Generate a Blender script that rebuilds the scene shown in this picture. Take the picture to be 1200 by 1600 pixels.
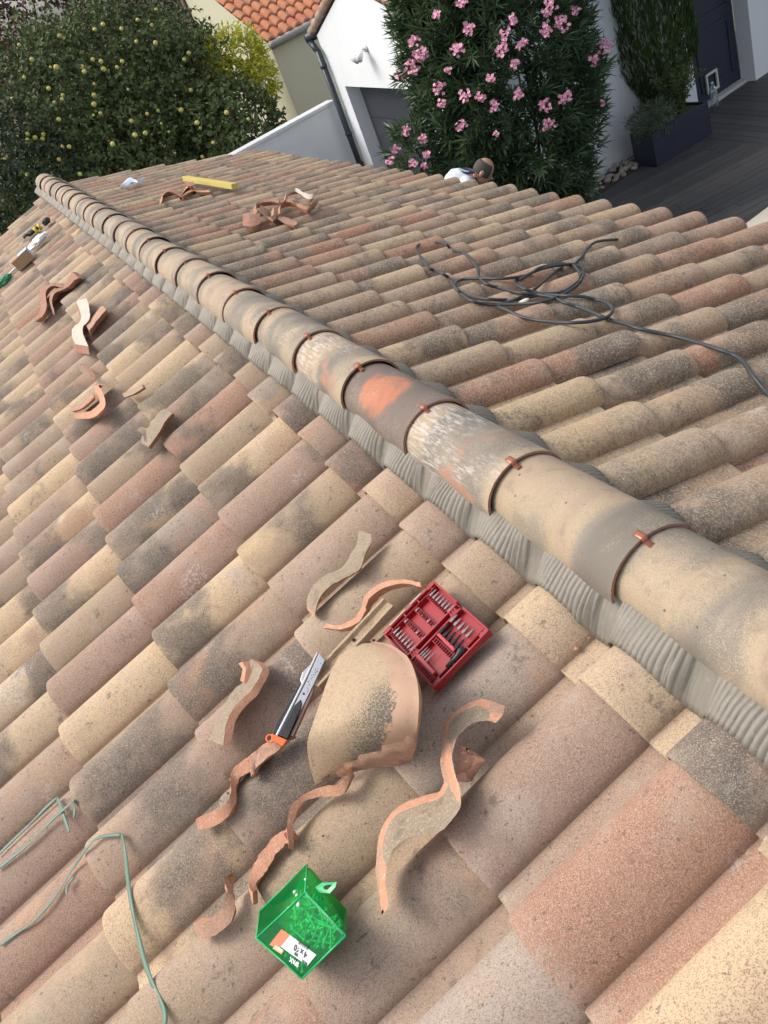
import bpy, bmesh, math, random
from math import sin, cos, pi, radians, sqrt
from mathutils import Vector, Matrix, Euler, noise
random.seed(11)
S = bpy.context.scene
COL = S.collection
for _o in list(bpy.data.objects): bpy.data.objects.remove(_o)

# ------------------------------------------------------------------ camera
F_PX, YAW, PIT, ROLL = 1344.6, -0.2405, 0.58378, -0.42973
CAM = Vector((-0.649, -0.5169, 1.1734))
_F = Vector((-sin(YAW)*cos(PIT), cos(YAW)*cos(PIT), -sin(PIT)))
_R0 = Vector((cos(YAW), sin(YAW), 0)); _U0 = _R0.cross(_F)
CR = cos(ROLL)*_R0 + sin(ROLL)*_U0
CU = -sin(ROLL)*_R0 + cos(ROLL)*_U0
cam = bpy.data.cameras.new('camera'); cam_o = bpy.data.objects.new('camera', cam); COL.objects.link(cam_o)
cam.sensor_fit = 'VERTICAL'; cam.sensor_height = 24; cam.lens = F_PX/1600*24
cam.clip_start = 0.05; cam.clip_end = 500
M = Matrix((CR, CU, -_F)).transposed().to_4x4(); M.translation = CAM
cam_o.matrix_world = M
S.camera = cam_o
S.render.resolution_x = 768; S.render.resolution_y = 1024

# ------------------------------------------------------------------ world, sun, exposure
SUN_EL, SUN_AZ = radians(50), radians(-55)      # azimuth from +Y towards +X
w = bpy.data.worlds.new('World'); S.world = w; w.use_nodes = True
nt = w.node_tree; nt.nodes.clear()
sky = nt.nodes.new('ShaderNodeTexSky'); sky.sky_type = 'NISHITA'; sky.sun_disc = False
sky.sun_elevation = SUN_EL; sky.sun_rotation = SUN_AZ; sky.air_density = 1.0; sky.dust_density = 4.0; sky.ozone_density = 1.0
hs = nt.nodes.new('ShaderNodeHueSaturation'); hs.inputs['Saturation'].default_value = 0.42
bg = nt.nodes.new('ShaderNodeBackground'); bg.inputs['Strength'].default_value = 0.15
ow = nt.nodes.new('ShaderNodeOutputWorld')
nt.links.new(sky.outputs[0], hs.inputs['Color']); nt.links.new(hs.outputs[0], bg.inputs['Color']); nt.links.new(bg.outputs[0], ow.inputs[0])
sl = bpy.data.lights.new('sun', 'SUN'); sl.energy = 0.85; sl.angle = radians(24); sl.color = (1.0, 0.93, 0.82)
so = bpy.data.objects.new('sun', sl); COL.objects.link(so)
sd = Vector((sin(SUN_AZ)*cos(SUN_EL), cos(SUN_AZ)*cos(SUN_EL), sin(SUN_EL)))
so.rotation_euler = sd.to_track_quat('Z', 'Y').to_euler(); so.location = sd*30
S.view_settings.view_transform = 'Standard'; S.view_settings.look = 'None'
S.view_settings.exposure = 0.76; S.view_settings.gamma = 1

# ------------------------------------------------------------------ roof constants and picture rays
AL = 0.2722; CA, SA = cos(AL), sin(AL)
WC, EX = 0.225, 0.3438           # column width, course exposure
GND = -2.9
def ray(px, py): return (_F + CR*((px-600)/F_PX) - CU*((py-800)/F_PX))
def AT(px, py, h=0.085, side=-1):
    """point on the slope plane (side -1 left, +1 right) raised by h, seen at photo pixel"""
    n = Vector((side*SA, 0, CA)); d = ray(px, py)
    return CAM + d*((h - CAM.dot(n))/d.dot(n))
def ATZ(px, py, z): d = ray(px, py); return CAM + d*((z-CAM.z)/d.z)
NL = Vector((-SA, 0, CA)); NR = Vector((SA, 0, CA))

# ------------------------------------------------------------------ helpers
def tag(o, label=None, cat=None, group=None, kind=None):
    if label: o['label'] = label
    if cat: o['category'] = cat
    if group: o['group'] = group
    if kind: o['kind'] = kind
    return o
def empty(name, loc=(0,0,0), rot=None):
    o = bpy.data.objects.new(name, None); COL.objects.link(o); o.location = loc
    if rot is not None: o.rotation_euler = rot
    o.empty_display_size = .1
    return o
class MB:
    def __init__(s): s.v=[]; s.f=[]; s.mi=[]; s.smooth=True
    def add(s, vs, fs, mi=0):
        b=len(s.v); s.v += [tuple(x) for x in vs]; s.f += [tuple(b+i for i in f) for f in fs]; s.mi += [mi]*len(fs)
    def box(s, c, d, R=None, mi=0):
        c=Vector(c); hx,hy,hz=[k/2 for k in d]
        vs=[Vector((x,y,z)) for z in(-hz,hz) for y in(-hy,hy) for x in(-hx,hx)]
        if R is not None: vs=[R@v for v in vs]
        s.add([c+v for v in vs],[(0,2,3,1),(4,5,7,6),(0,1,5,4),(2,6,7,3),(0,4,6,2),(1,3,7,5)],mi)
    def tube(s, pts, r, n=8, cap=True, mi=0):
        pts=[Vector(p) for p in pts]; rs=r if isinstance(r,(list,tuple)) else [r]*len(pts)
        vs=[];fs=[];up=None
        for i,p in enumerate(pts):
            t=(pts[min(i+1,len(pts)-1)]-pts[max(i-1,0)]).normalized()
            if up is None: up = Vector((0,0,1)) if abs(t.z)<.9 else Vector((1,0,0))
            a=(up-t*up.dot(t)).normalized(); up=a; b=t.cross(a)
            for k in range(n):
                q=2*pi*k/n; vs.append(p+(a*cos(q)+b*sin(q))*rs[i])
        for i in range(len(pts)-1):
            for k in range(n): fs.append((i*n+k,i*n+(k+1)%n,(i+1)*n+(k+1)%n,(i+1)*n+k))
        if cap: fs.append(tuple(range(n))[::-1]); fs.append(tuple((len(pts)-1)*n+k for k in range(n)))
        s.add(vs,fs,mi)
    def prism(s, poly, z0, z1, T=None, mi=0):
        n=len(poly); vs=[Vector((x,y,z0)) for x,y in poly]+[Vector((x,y,z1)) for x,y in poly]
        if T is not None: vs=[T@v for v in vs]
        s.add(vs,[tuple(range(n))[::-1],tuple(range(n,2*n))]+[(i,(i+1)%n,n+(i+1)%n,n+i) for i in range(n)],mi)
    def grid(s, P, mi=0, flip=False):
        a=len(P); b=len(P[0]); vs=[p for row in P for p in row]
        fs=[(i*b+j,i*b+j+1,(i+1)*b+j+1,(i+1)*b+j) for i in range(a-1) for j in range(b-1)]
        if flip: fs=[f[::-1] for f in fs]
        s.add(vs,fs,mi)
    def sphere(s, c, r, nu=12, nv=8, sc=(1,1,1), mi=0, R=None):
        c=Vector(c); vs=[];fs=[]
        for i in range(nv+1):
            t=pi*i/nv
            for k in range(nu):
                p=2*pi*k/nu; v=Vector((sin(t)*cos(p)*sc[0],sin(t)*sin(p)*sc[1],cos(t)*sc[2]))*r
                if R is not None: v=R@v
                vs.append(c+v)
        for i in range(nv):
            for k in range(nu): fs.append((i*nu+k,(i+1)*nu+k,(i+1)*nu+(k+1)%nu,i*nu+(k+1)%nu))
        s.add(vs,fs,mi)
    def build(s, name, mats, parent=None, smooth=None, bevel=0, merge=0, fixn=False):
        me=bpy.data.meshes.new(name); me.from_pydata(s.v,[],s.f)
        if not isinstance(mats,(list,tuple)): mats=[mats]
        for m in mats: me.materials.append(m)
        if len(mats)>1: me.polygons.foreach_set('material_index', s.mi)
        if merge or fixn:
            bm=bmesh.new(); bm.from_mesh(me)
            if merge: bmesh.ops.remove_doubles(bm, verts=bm.verts, dist=merge)
            bmesh.ops.recalc_face_normals(bm, faces=bm.faces); bm.to_mesh(me); bm.free()
        sm = s.smooth if smooth is None else smooth
        me.polygons.foreach_set('use_smooth',[sm]*len(me.polygons)); me.update()
        o=bpy.data.objects.new(name,me); COL.objects.link(o)
        if parent is not None: o.parent=parent
        if bevel:
            b=o.modifiers.new('b','BEVEL'); b.width=bevel; b.segments=2; b.limit_method='ANGLE'; b.angle_limit=radians(40)
        return o
def auto(o, ang=40):
    me=o.data; bm=bmesh.new(); bm.from_mesh(me)
    for e in bm.edges:
        if len(e.link_faces)==2 and e.calc_face_angle(0)>radians(ang): e.smooth=False
    bm.to_mesh(me); bm.free(); return o
def crv(pts, n, closed=False):
    """Catmull-Rom resample of points to n samples"""
    P=[Vector(p) for p in pts]; m=len(P); out=[]
    for k in range(n):
        t=k/(n-1)*(m-1); i=min(int(t),m-2); f=t-i
        p0=P[max(i-1,0)];p1=P[i];p2=P[i+1];p3=P[min(i+2,m-1)]
        out.append(0.5*((2*p1)+(p2-p0)*f+(2*p0-5*p1+4*p2-p3)*f*f+(3*p1-p0-3*p2+p3)*f**3))
    return out

# ------------------------------------------------------------------ material helper
class NT:
    def __init__(s, name):
        s.m=bpy.data.materials.new(name); s.m.use_nodes=True; s.t=s.m.node_tree; s.t.nodes.clear()
        s.out=s.t.nodes.new('ShaderNodeOutputMaterial'); s.b=s.t.nodes.new('ShaderNodeBsdfPrincipled')
        s.t.links.new(s.b.outputs[0], s.out.inputs[0]); s.co=None
    def n(s, typ, **kw):
        x=s.t.nodes.new(typ)
        for k,v in kw.items(): setattr(x,k,v)
        return x
    def link(s,a,b): s.t.links.new(a,b)
    def setin(s, inp, v):
        if isinstance(v,(bpy.types.NodeSocket,)): s.link(v,inp)
        elif isinstance(v,(tuple,list)) and len(v)==3 and inp.type=='RGBA': inp.default_value=(*v,1)
        else: inp.default_value=v
    def coord(s, kind='Object'):
        if s.co is None: s.co=s.n('ShaderNodeTexCoord')
        return s.co.outputs[kind]
    def math(s, op, a, b=0.0, c=0.0, clamp=False):
        x=s.n('ShaderNodeMath', operation=op, use_clamp=clamp)
        for i,v in enumerate((a,b,c)): s.setin(x.inputs[i],v)
        return x.outputs[0]
    def noise(s, scale, detail=2, rough=.5, vec=None, dist=0):
        x=s.n('ShaderNodeTexNoise'); x.inputs['Scale'].default_value=scale; x.inputs['Detail'].default_value=detail
        x.inputs['Roughness'].default_value=rough; x.inputs['Distortion'].default_value=dist
        s.link(vec if vec is not None else s.coord(), x.inputs['Vector']); return x.outputs['Fac']
    def vmul(s, vec, v):
        x=s.n('ShaderNodeVectorMath', operation='MULTIPLY'); s.link(vec,x.inputs[0]); x.inputs[1].default_value=v; return x.outputs[0]
    def vor(s, scale, vec=None, feat='F1', out='Distance'):
        x=s.n('ShaderNodeTexVoronoi', feature=feat); x.inputs['Scale'].default_value=scale
        s.link(vec if vec is not None else s.coord(), x.inputs['Vector']); return x.outputs[out]
    def ss(s, v, a, b):
        x=s.n('ShaderNodeMapRange', interpolation_type='SMOOTHSTEP'); s.setin(x.inputs[0],v)
        s.setin(x.inputs[1],a); s.setin(x.inputs[2],b); x.inputs[3].default_value=0; x.inputs[4].default_value=1; return x.outputs[0]
    def mix(s, f, a, b, mode='MIX'):
        x=s.n('ShaderNodeMix', data_type='RGBA', blend_type=mode); s.setin(x.inputs[0],f); s.setin(x.inputs[6],a); s.setin(x.inputs[7],b); return x.outputs[2]
    def ramp(s, f, stops, interp='LINEAR'):
        x=s.n('ShaderNodeValToRGB'); cr=x.color_ramp; cr.interpolation=interp
        while len(cr.elements)<len(stops): cr.elements.new(.5)
        for e,(p,c) in zip(cr.elements,stops): e.position=p; e.color=(*c,1)
        s.setin(x.inputs[0],f); return x.outputs[0]
    def attr(s, name, typ='GEOMETRY'):
        x=s.n('ShaderNodeAttribute', attribute_name=name, attribute_type=typ); return x
    def sep(s, v):
        x=s.n('ShaderNodeSeparateXYZ'); s.link(v,x.inputs[0]); return x.outputs
    def bump(s, h, strength=.3, dist=.002):
        x=s.n('ShaderNodeBump'); x.inputs['Strength'].default_value=strength; x.inputs['Distance'].default_value=dist
        s.setin(x.inputs['Height'],h); s.link(x.outputs[0], s.b.inputs['Normal'])
    def fin(s, col, rough=.8, metal=0, **kw):
        s.setin(s.b.inputs['Base Color'],col); s.setin(s.b.inputs['Roughness'],rough); s.setin(s.b.inputs['Metallic'],metal)
        for k,v in kw.items(): s.setin(s.b.inputs[k.replace('_',' ')],v)
        return s.m
def simple(name, col, rough=.7, metal=0, var=.12, scale=20, bump=0, bs=200, **kw):
    t=NT(name); f=t.noise(scale,4,.6)
    c=t.mix(f, tuple(x*(1-var) for x in col), tuple(min(1,x*(1+var)) for x in col))
    if bump: t.bump(t.noise(bs,3,.6), bump)
    return t.fin(c, rough, metal, **kw)

# ---- roof tile material: granulated clay, each tile its own colour blend
def tile_mat(name, weather):
    t=NT(name)
    a=t.attr('tc'); r=t.sep(a.outputs['Vector']); uv=t.sep(t.attr('tuv').outputs['Vector'])
    off=t.n('ShaderNodeVectorMath', operation='ADD'); t.link(t.coord(),off.inputs[0])
    sc=t.n('ShaderNodeVectorMath', operation='SCALE'); t.link(a.outputs['Vector'],sc.inputs[0]); sc.inputs[3].default_value=7.0
    t.link(sc.outputs[0],off.inputs[1]); V=off.outputs[0]
    if not weather:
        base=t.ramp(r[0],[(0,(.58,.42,.26)),(.14,(.49,.365,.24)),(.28,(.38,.28,.185)),(.46,(.335,.245,.175)),(.60,(.36,.255,.195)),(.78,(.33,.215,.165)),(.90,(.36,.19,.13)),(.95,(.40,.33,.275)),(1,(.24,.19,.15))])
    else:
        base=t.ramp(r[0],[(0,(.54,.39,.23)),(.15,(.40,.295,.19)),(.4,(.34,.245,.165)),(.55,(.35,.225,.15)),(.72,(.38,.22,.145)),(.88,(.36,.145,.085)),(1,(.27,.20,.15))])
    big=t.noise(9,3,.55,V); mid=t.noise(28,4,.65,V); gr_=t.sep(t.vor(760,out='Color')); gr2=t.sep(t.vor(640,out='Color')); fine=gr_[0]; fine2=t.math('ADD',t.math('MULTIPLY',gr2[0],.78),t.math('MULTIPLY',t.noise(300,3,.7),.22))
    # dark band at a place of its own along the tile
    d=t.math('ADD', t.math('SUBTRACT', uv[0], r[1]), t.math('MULTIPLY', t.math('SUBTRACT',big,.5), .9))
    d=t.math('ABSOLUTE', d)
    wd=t.math('MULTIPLY', t.math('SUBTRACT', r[2], .16), .58)
    dm=t.math('ADD', t.math('MULTIPLY', t.math('SUBTRACT', wd, d), 6.5), t.math('MULTIPLY', t.math('SUBTRACT', fine, .5), 1.3 if not weather else .8))
    dm=t.math('ADD', dm, t.math('MULTIPLY', t.math('SUBTRACT', mid,.5), 1.2))
    dm=t.math('MINIMUM', t.math('MAXIMUM', dm, 0.0), .85)
    dark=t.mix(mid, (.070,.062,.056), (.150,.132,.113))
    c=t.mix(dm, base, dark)
    # second, lighter or pinker cloud
    cl=t.ss(t.math('ADD', t.noise(7,2,.5,t.vmul(V,(1,1.3,1))), t.math('MULTIPLY',t.math('SUBTRACT',fine2,.5),.22)), .52, .66)
    alt=t.ramp(t.math('FRACT', t.math('MULTIPLY', r[1], 7.3)), [(0,(.60,.42,.24)),(.35,(.38,.23,.17)),(.55,(.44,.37,.31)),(.78,(.38,.19,.125)),(1,(.52,.37,.22))])
    c=t.mix(t.math('MULTIPLY', cl, .72 if not weather else .5), c, alt)
    c=t.mix(t.math('MULTIPLY', t.ss(t.noise(3.4,4,.65,V),.50,.68),.35), c, (.44,.36,.29))
    # speckle of the granulate
    sp=t.ss(fine2, .55, .80)
    c=t.mix(t.math('MULTIPLY', sp, .55), c, (.13,.095,.075))
    sp2=t.ss(fine, .62, .85)
    c=t.mix(t.math('MULTIPLY', sp2, .50), c, (.55,.43,.31))
    # valleys collect dust and mortar colour
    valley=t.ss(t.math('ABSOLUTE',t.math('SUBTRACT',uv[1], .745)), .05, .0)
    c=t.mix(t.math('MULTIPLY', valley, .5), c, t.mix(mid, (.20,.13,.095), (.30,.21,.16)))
    if weather:
        st=t.noise(55,4,.75,t.vmul(V,(1,.5,1)))
        st2=t.noise(7,4,.7,V); low=t.ss(t.noise(2.3,2,.5),.40,.62)
        c=t.mix(t.math('MULTIPLY', t.math('MULTIPLY',t.ss(st,.47,.62),t.ss(st2,.42,.62)), t.math('ADD',t.math('MULTIPLY',low,.4),.4)), c, (.12,.102,.086))
        c=t.mix(t.math('MULTIPLY', t.ss(st2,.55,.70), .45), c, (.15,.125,.10))
        c=t.mix(t.math('MULTIPLY', t.ss(t.noise(5,4,.7,V),.56,.70), .45), c, (.50,.39,.27))
        c=t.mix(t.math('MULTIPLY',t.ss(t.sep(t.vor(300,out='Color'))[1],.62,.9),.5),c,(.52,.43,.31)); c=t.mix(t.math('MULTIPLY',t.ss(t.sep(t.vor(260,out='Color'))[2],.4,.1),.35),c,(.13,.10,.08))
        li=t.ss(t.vor(70), .16, .08)
        c=t.mix(t.math('MULTIPLY', li, t.ss(t.noise(11,2,.6),.50,.62)), c, (.58,.52,.40))
    else:
        st=t.noise(70,3,.7,V)
        c=t.mix(t.math('MULTIPLY', t.ss(st,.62,.70), .65), c, (.09,.075,.065))
        sm_=t.math('MULTIPLY', t.ss(t.noise(13,4,.7,V),.60,.70), t.ss(t.noise(55,3,.7,V),.42,.58)); c=t.mix(t.math('MULTIPLY',sm_,.6), c, (.11,.092,.08))
    wl=t.math('MULTIPLY', t.ss(t.noise(5,2,.6),.62,.74), t.ss(t.noise(120,3,.7),.45,.6))
    c=t.mix(t.math('MULTIPLY', wl, .45), c, (.60,.56,.51))
    t.bump(t.math('ADD', t.math('MULTIPLY', fine, .25), t.math('ADD',t.math('MULTIPLY',t.noise(180,3,.7),.5), t.math('MULTIPLY', mid, .9))), .6 if not weather else .8, .0025)
    return t.fin(c, .88, Specular_IOR_Level=.25)
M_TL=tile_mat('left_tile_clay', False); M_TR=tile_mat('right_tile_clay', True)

# ---- ridge tile clay: smooth, cloudy bands
def ridge_mat(name, special=None):
    t=NT(name); oi=t.n('ShaderNodeObjectInfo'); rnd=oi.outputs['Random']
    uv=t.sep(t.attr('tuv').outputs['Vector'])
    cb=t.n('ShaderNodeCombineXYZ'); t.link(t.math('MULTIPLY',rnd,37.),cb.inputs[0]); t.link(t.math('MULTIPLY',rnd,91.),cb.inputs[1])
    ad=t.n('ShaderNodeVectorMath', operation='ADD'); t.link(t.coord(),ad.inputs[0]); t.link(cb.outputs[0],ad.inputs[1]); V=ad.outputs[0]
    band=t.noise(4.2,3,.5,t.vmul(V,(.6,1.25,.6)),.5)
    fine=t.sep(t.vor(700,out='Color'))[0]; brush=t.noise(60,4,.7,t.vmul(V,(2.2,.35,2.2)))
    v=t.math('ADD', band, t.math('MULTIPLY', t.math('SUBTRACT',fine,.5),.07))
    if special=='orange':
        c=t.mix(v,(.12,.088,.072),(.20,.155,.13))
        dx=t.math('SUBTRACT', uv[0], .48); dy=t.math('SUBTRACT', uv[1], .40)
        dd=t.math('ADD', t.math('POWER', t.math('ABSOLUTE', t.math('DIVIDE',dx,.20)),2.5), t.math('POWER', t.math('ABSOLUTE', t.math('DIVIDE', dy,.24)),2.5))
        m=t.ss(t.math('ADD', dd, t.math('MULTIPLY', t.math('SUBTRACT', t.noise(16,5,.65),.5),2.6)), 1.45, .45)
        c=t.mix(t.math('MULTIPLY',m,.88), c, t.mix(t.noise(30,4,.7),(.40,.14,.07),(.55,.20,.105)))
    else:
        c=t.ramp(v,[(0,(.15,.13,.105)),(.38,(.185,.16,.13)),(.48,(.25,.21,.165)),(.57,(.40,.305,.20)),(.66,(.37,.27,.19)),(.8,(.25,.205,.165)),(1,(.38,.29,.20))])
    if special=='white':
        m=t.math('MULTIPLY', t.ss(t.math('ADD', t.noise(6,3,.6,V), t.math('MULTIPLY',t.math('SUBTRACT',uv[0],.5),.35)), .40,.60), t.ss(brush,.44,.62))
        c=t.mix(t.math('MULTIPLY',m,.72),c,(.58,.53,.49))
        c=t.mix(t.ss(t.noise(7,2,.5,t.vmul(V,(1,1,1.7))),.56,.68), c, (.36,.20,.14))
    else:
        m=t.math('MULTIPLY', t.ss(t.noise(4.5,2,.6,V),.60,.74), t.ss(brush,.50,.66))
        c=t.mix(t.math('MULTIPLY',m,.6), c, (.56,.50,.43))
    sp=t.math('MULTIPLY',t.ss(fine,.70,.9),t.ss(t.noise(8,3,.6,V),.42,.6)); c=t.mix(t.math('MULTIPLY',sp,.5),c,(.50,.40,.28))
    dk=t.ss(fine,.25,.08); c=t.mix(t.math('MULTIPLY',dk,.35),c,(.18,.14,.11))
    c=t.mix(t.math('MULTIPLY',t.ss(t.noise(20,4,.7,V),.52,.68),.4),c,(.17,.14,.11)); c=t.mix(t.ss(t.vor(24,V),.10,.05),c,(.13,.10,.08))
    t.bump(t.math('ADD',t.math('MULTIPLY',fine,.3),t.math('ADD',brush,t.noise(150,4,.7))),.4,.002)
    return t.fin(c,.72,Specular_IOR_Level=.35)
M_RG=ridge_mat('ridge_clay'); M_RGW=ridge_mat('ridge_clay_lichen','white'); M_RGO=ridge_mat('ridge_clay_bare_patch','orange')
# ---- broken clay
def fresh_mat(name, a, b):
    t=NT(name); n1=t.noise(45,4,.65); n2=t.noise(260,3,.7)
    c=t.mix(n1,a,b); c=t.mix(t.math('MULTIPLY',t.ss(n2,.52,.66),.35),c,tuple(x*.62 for x in a))
    c=t.mix(t.math('MULTIPLY',t.ss(t.noise(90,3,.7),.56,.68),.5),c,(.66,.52,.42))
    t.bump(t.math('ADD',n1,n2),.7,.004); return t.fin(c,.9,Specular_IOR_Level=.2)
M_FR=fresh_mat('fresh_broken_clay',(.50,.235,.145),(.62,.345,.225)); M_FRD=fresh_mat('darker_broken_clay',(.30,.145,.095),(.45,.24,.165))
def shard_mat(name, a, b, dk=(.2,.16,.13)):
    t=NT(name); n1=t.noise(18,3,.6); n2=t.sep(t.vor(480,out='Color'))[0]; c=t.mix(n1,a,b)
    c=t.mix(t.math('MULTIPLY',t.ss(n2,.35,.1),.45),c,dk); c=t.mix(t.math('MULTIPLY',t.ss(n2,.75,.95),.4),c,(.55,.45,.33)); c=t.mix(t.math('MULTIPLY',t.ss(t.noise(30,4,.7),.5,.68),.5),c,tuple(x*.6 for x in a))
    t.bump(n2,.4,.002); return t.fin(c,.88,Specular_IOR_Level=.25)
M_SH=shard_mat('shard_tan',(.33,.24,.155),(.44,.32,.20)); M_SHG=shard_mat('shard_grey',(.21,.175,.135),(.36,.27,.18))
M_SHP=shard_mat('shard_pink',(.40,.215,.145),(.48,.29,.20)); M_SHW=shard_mat('shard_pale',(.50,.44,.37),(.64,.56,.47)); M_SHR=shard_mat('shard_red',(.28,.13,.085),(.42,.21,.15))

# ================================================================== THE HOUSE WITH THE ROOF
house=empty('house',(0,4.6,GND))
tag(house,'low house with old clay tiled slopes either side of a rounded ridge','house')
HP=Matrix.Translation(-Vector((0,4.6,GND)))
def hchild(mb,name,mats,**k):
    o=mb.build(name,mats,house,**k); o.matrix_parent_inverse=HP.copy(); return o
RW=.166; TH=.014; HR=.055; DZ=-.010; TI=.028
def prof(v):
    # free edge at v=0 laps over the neighbour's pan, which is at v=RW..WC
    if v<RW:
        q=(v/RW)**.86
        return .021*(1-v/RW)+.002*v/RW+HR*max(0,sin(pi*q))**(.62 if q<.5 else .62)
    return .002-.002*sin(pi*min(1,(v-RW)/.04))+.007*max(0,(v-RW)/(WC-RW))**1.5
VS=[0,.002,.006,.013,.024,.038,.054,.071,.088,.105,.121,.135,.147,.156,.162,.166,.171,.180,.196,.212,.237]
ROOF_END=9.42
TINT=[(930,1400,.90,.5,0),(760,1250,.72,.9,.25),(850,1560,.955,.5,.1),(1120,1520,.02,.12,.55),(1080,1180,1.0,.5,1.),(960,1040,.14,.5,0),(850,960,.10,.5,0),(745,880,.30,.5,.2),(720,830,.62,.5,.35),
 (480,880,.52,.5,.1),(435,825,.27,.55,.5),(372,783,.70,.12,.4),(320,960,.02,.9,.72),(290,890,.84,.5,.0),(156,1025,.78,.5,.0),(218,1054,.03,.85,.2),(327,1054,.46,.8,.9),(187,1212,.46,.6,.95),(100,1300,.76,.5,.0),
 (300,1360,.04,.45,.7),(450,1230,1.0,.5,1.),(580,1310,.30,.5,.1),(650,1400,.62,.3,.3),(430,1500,.36,.5,.0),(150,1500,.34,.7,.2),(700,1040,.33,.5,.0),(560,1000,.30,.5,.05),(60,870,.03,.8,.6),(120,890,.03,.85,.7),(330,760,.03,.9,.6),(395,700,.03,.85,.65),(170,930,.30,.5,.1)]
TMAP={}
for (x_,y_,a_,b_,c_) in TINT:
    p_=AT(x_,y_,.06); s_=-p_.x*CA-p_.z*SA; TMAP[(0 if s_<.22 else 1+int((s_-.22)/EX), math.ceil((p_.y-.005)/WC))]=(a_,b_,c_)
def slope(side, s_ends, yshift, jmin, jmax, name, mat):
    """tiles of one slope; s_ends = list of (upper, lower) distances down the slope"""
    V=[];Fc=[];tc=[];tuv=[];rnd=random.Random(5+side)
    for ci,(s0,s1,ysh) in enumerate(s_ends):
        for j in range(jmin,jmax):
            y0=j*WC+ysh+yshift
            if y0>ROOF_END-.2: continue
            near=(y0<3.5)
            nu=7 if near else 5
            r=(rnd.random(),rnd.uniform(-.05,1.05),rnd.random())
            if side<0 and (len(s_ends)-1-ci,j) in TMAP: r=TMAP[(len(s_ends)-1-ci,j)]
            jy=rnd.gauss(0,.0032); js=rnd.gauss(0,.0065); jz=rnd.uniform(0,.006); rot=rnd.gauss(0,.010); jt=rnd.uniform(-.003,.004)
            L=s1-s0+.07; us=[0]+[ (k+1)/(nu-1)*.985 for k in range(nu-2)]+[.994,1.0]
            us=[k/(nu-1)*.97 for k in range(nu)]+[.988,1.0]
            base=len(V); nV=len(VS); top=[];bot=[]
            taper=rnd.uniform(.0,.004)
            for iu,u in enumerate(us):
                s=s0-.07+u*L+js*u
                drop={len(us)-1:.0045,len(us)-2:.001}.get(iu,0)
                for v in VS:
                    if near and iu==len(us)-1 and noise.noise(Vector((y0*13+v*60,s*7,r[0]*20)))>.38: s-=.004
                    wv=.0012*noise.noise(Vector((s*9+r[0]*50,v*30,r[1]*40)))
                    h=prof(v)+(TI+jt)*u+jz+wv-drop+DZ
                    y=y0+side*v+jy+rot*(s-s1)+taper*(1-u)*(.5-v/WC)*side
                    top.append((s,y,h,u*L/.41,v/WC)); bot.append((s,y,h-TH+drop,u,v/WC))
            for (s,y,h,u,v) in top+bot:
                V.append((side*(s*CA+h*SA), y, -s*SA+h*CA)); tc.append(r); tuv.append((u*.41/ .41 if s1-s0>.3 else .5+u*.5, v, 0))
            nU=len(us); nb=base+nU*nV
            def q(a,b,c,d):
                Fc.append((d,c,b,a))
            for i in range(nU-1):
                for k in range(nV-1):
                    a=base+i*nV+k; q(a+nV,a+nV+1,a+1,a) 
                    b=nb+i*nV+k; q(b,b+1,b+nV+1,b+nV)
                a=base+i*nV; b=nb+i*nV; q(b,b+nV,a+nV,a)
                a+=nV-1; b+=nV-1; q(a,a+nV,b+nV,b)
            for k in range(nV-1):
                a=base+(nU-1)*nV+k; b=nb+(nU-1)*nV+k; q(b,b+1,a+1,a)
    me=bpy.data.meshes.new(name); me.from_pydata(V,[],Fc); me.materials.append(mat)
    at=me.attributes.new('tc','FLOAT_VECTOR','POINT'); at.data.foreach_set('vector',[x for t in tc for x in t])
    at=me.attributes.new('tuv','FLOAT_VECTOR','POINT'); at.data.foreach_set('vector',[x for t in tuv for x in t])
    me.polygons.foreach_set('use_smooth',[True]*len(me.polygons))
    o=bpy.data.objects.new(name,me); COL.objects.link(o); o.parent=house; o.matrix_parent_inverse=HP.copy()
    auto(o,50)
    return o
YL=.005; YR=-.125
sZ=.22
Lends=[(.02,sZ,.0)]+[(sZ+m*EX, sZ+(m+1)*EX, 0) for m in range(10)]
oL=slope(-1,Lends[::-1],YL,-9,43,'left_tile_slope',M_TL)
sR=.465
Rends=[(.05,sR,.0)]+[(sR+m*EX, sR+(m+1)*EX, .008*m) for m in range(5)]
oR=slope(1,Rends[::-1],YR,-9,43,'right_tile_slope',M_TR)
def surf_h(y, side=-1, s=None):
    v=((YL-y) if side<0 else (y-YR))%WC
    if s is None: return prof(v)+DZ+TI*.75+.004
    s0=sZ if side<0 else sR; f=((s-s0)/EX)%1.0 if s>s0 else .8
    u=(f*EX+.07)/(EX+.07); return prof(v)+DZ+TI*u+.004
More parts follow.
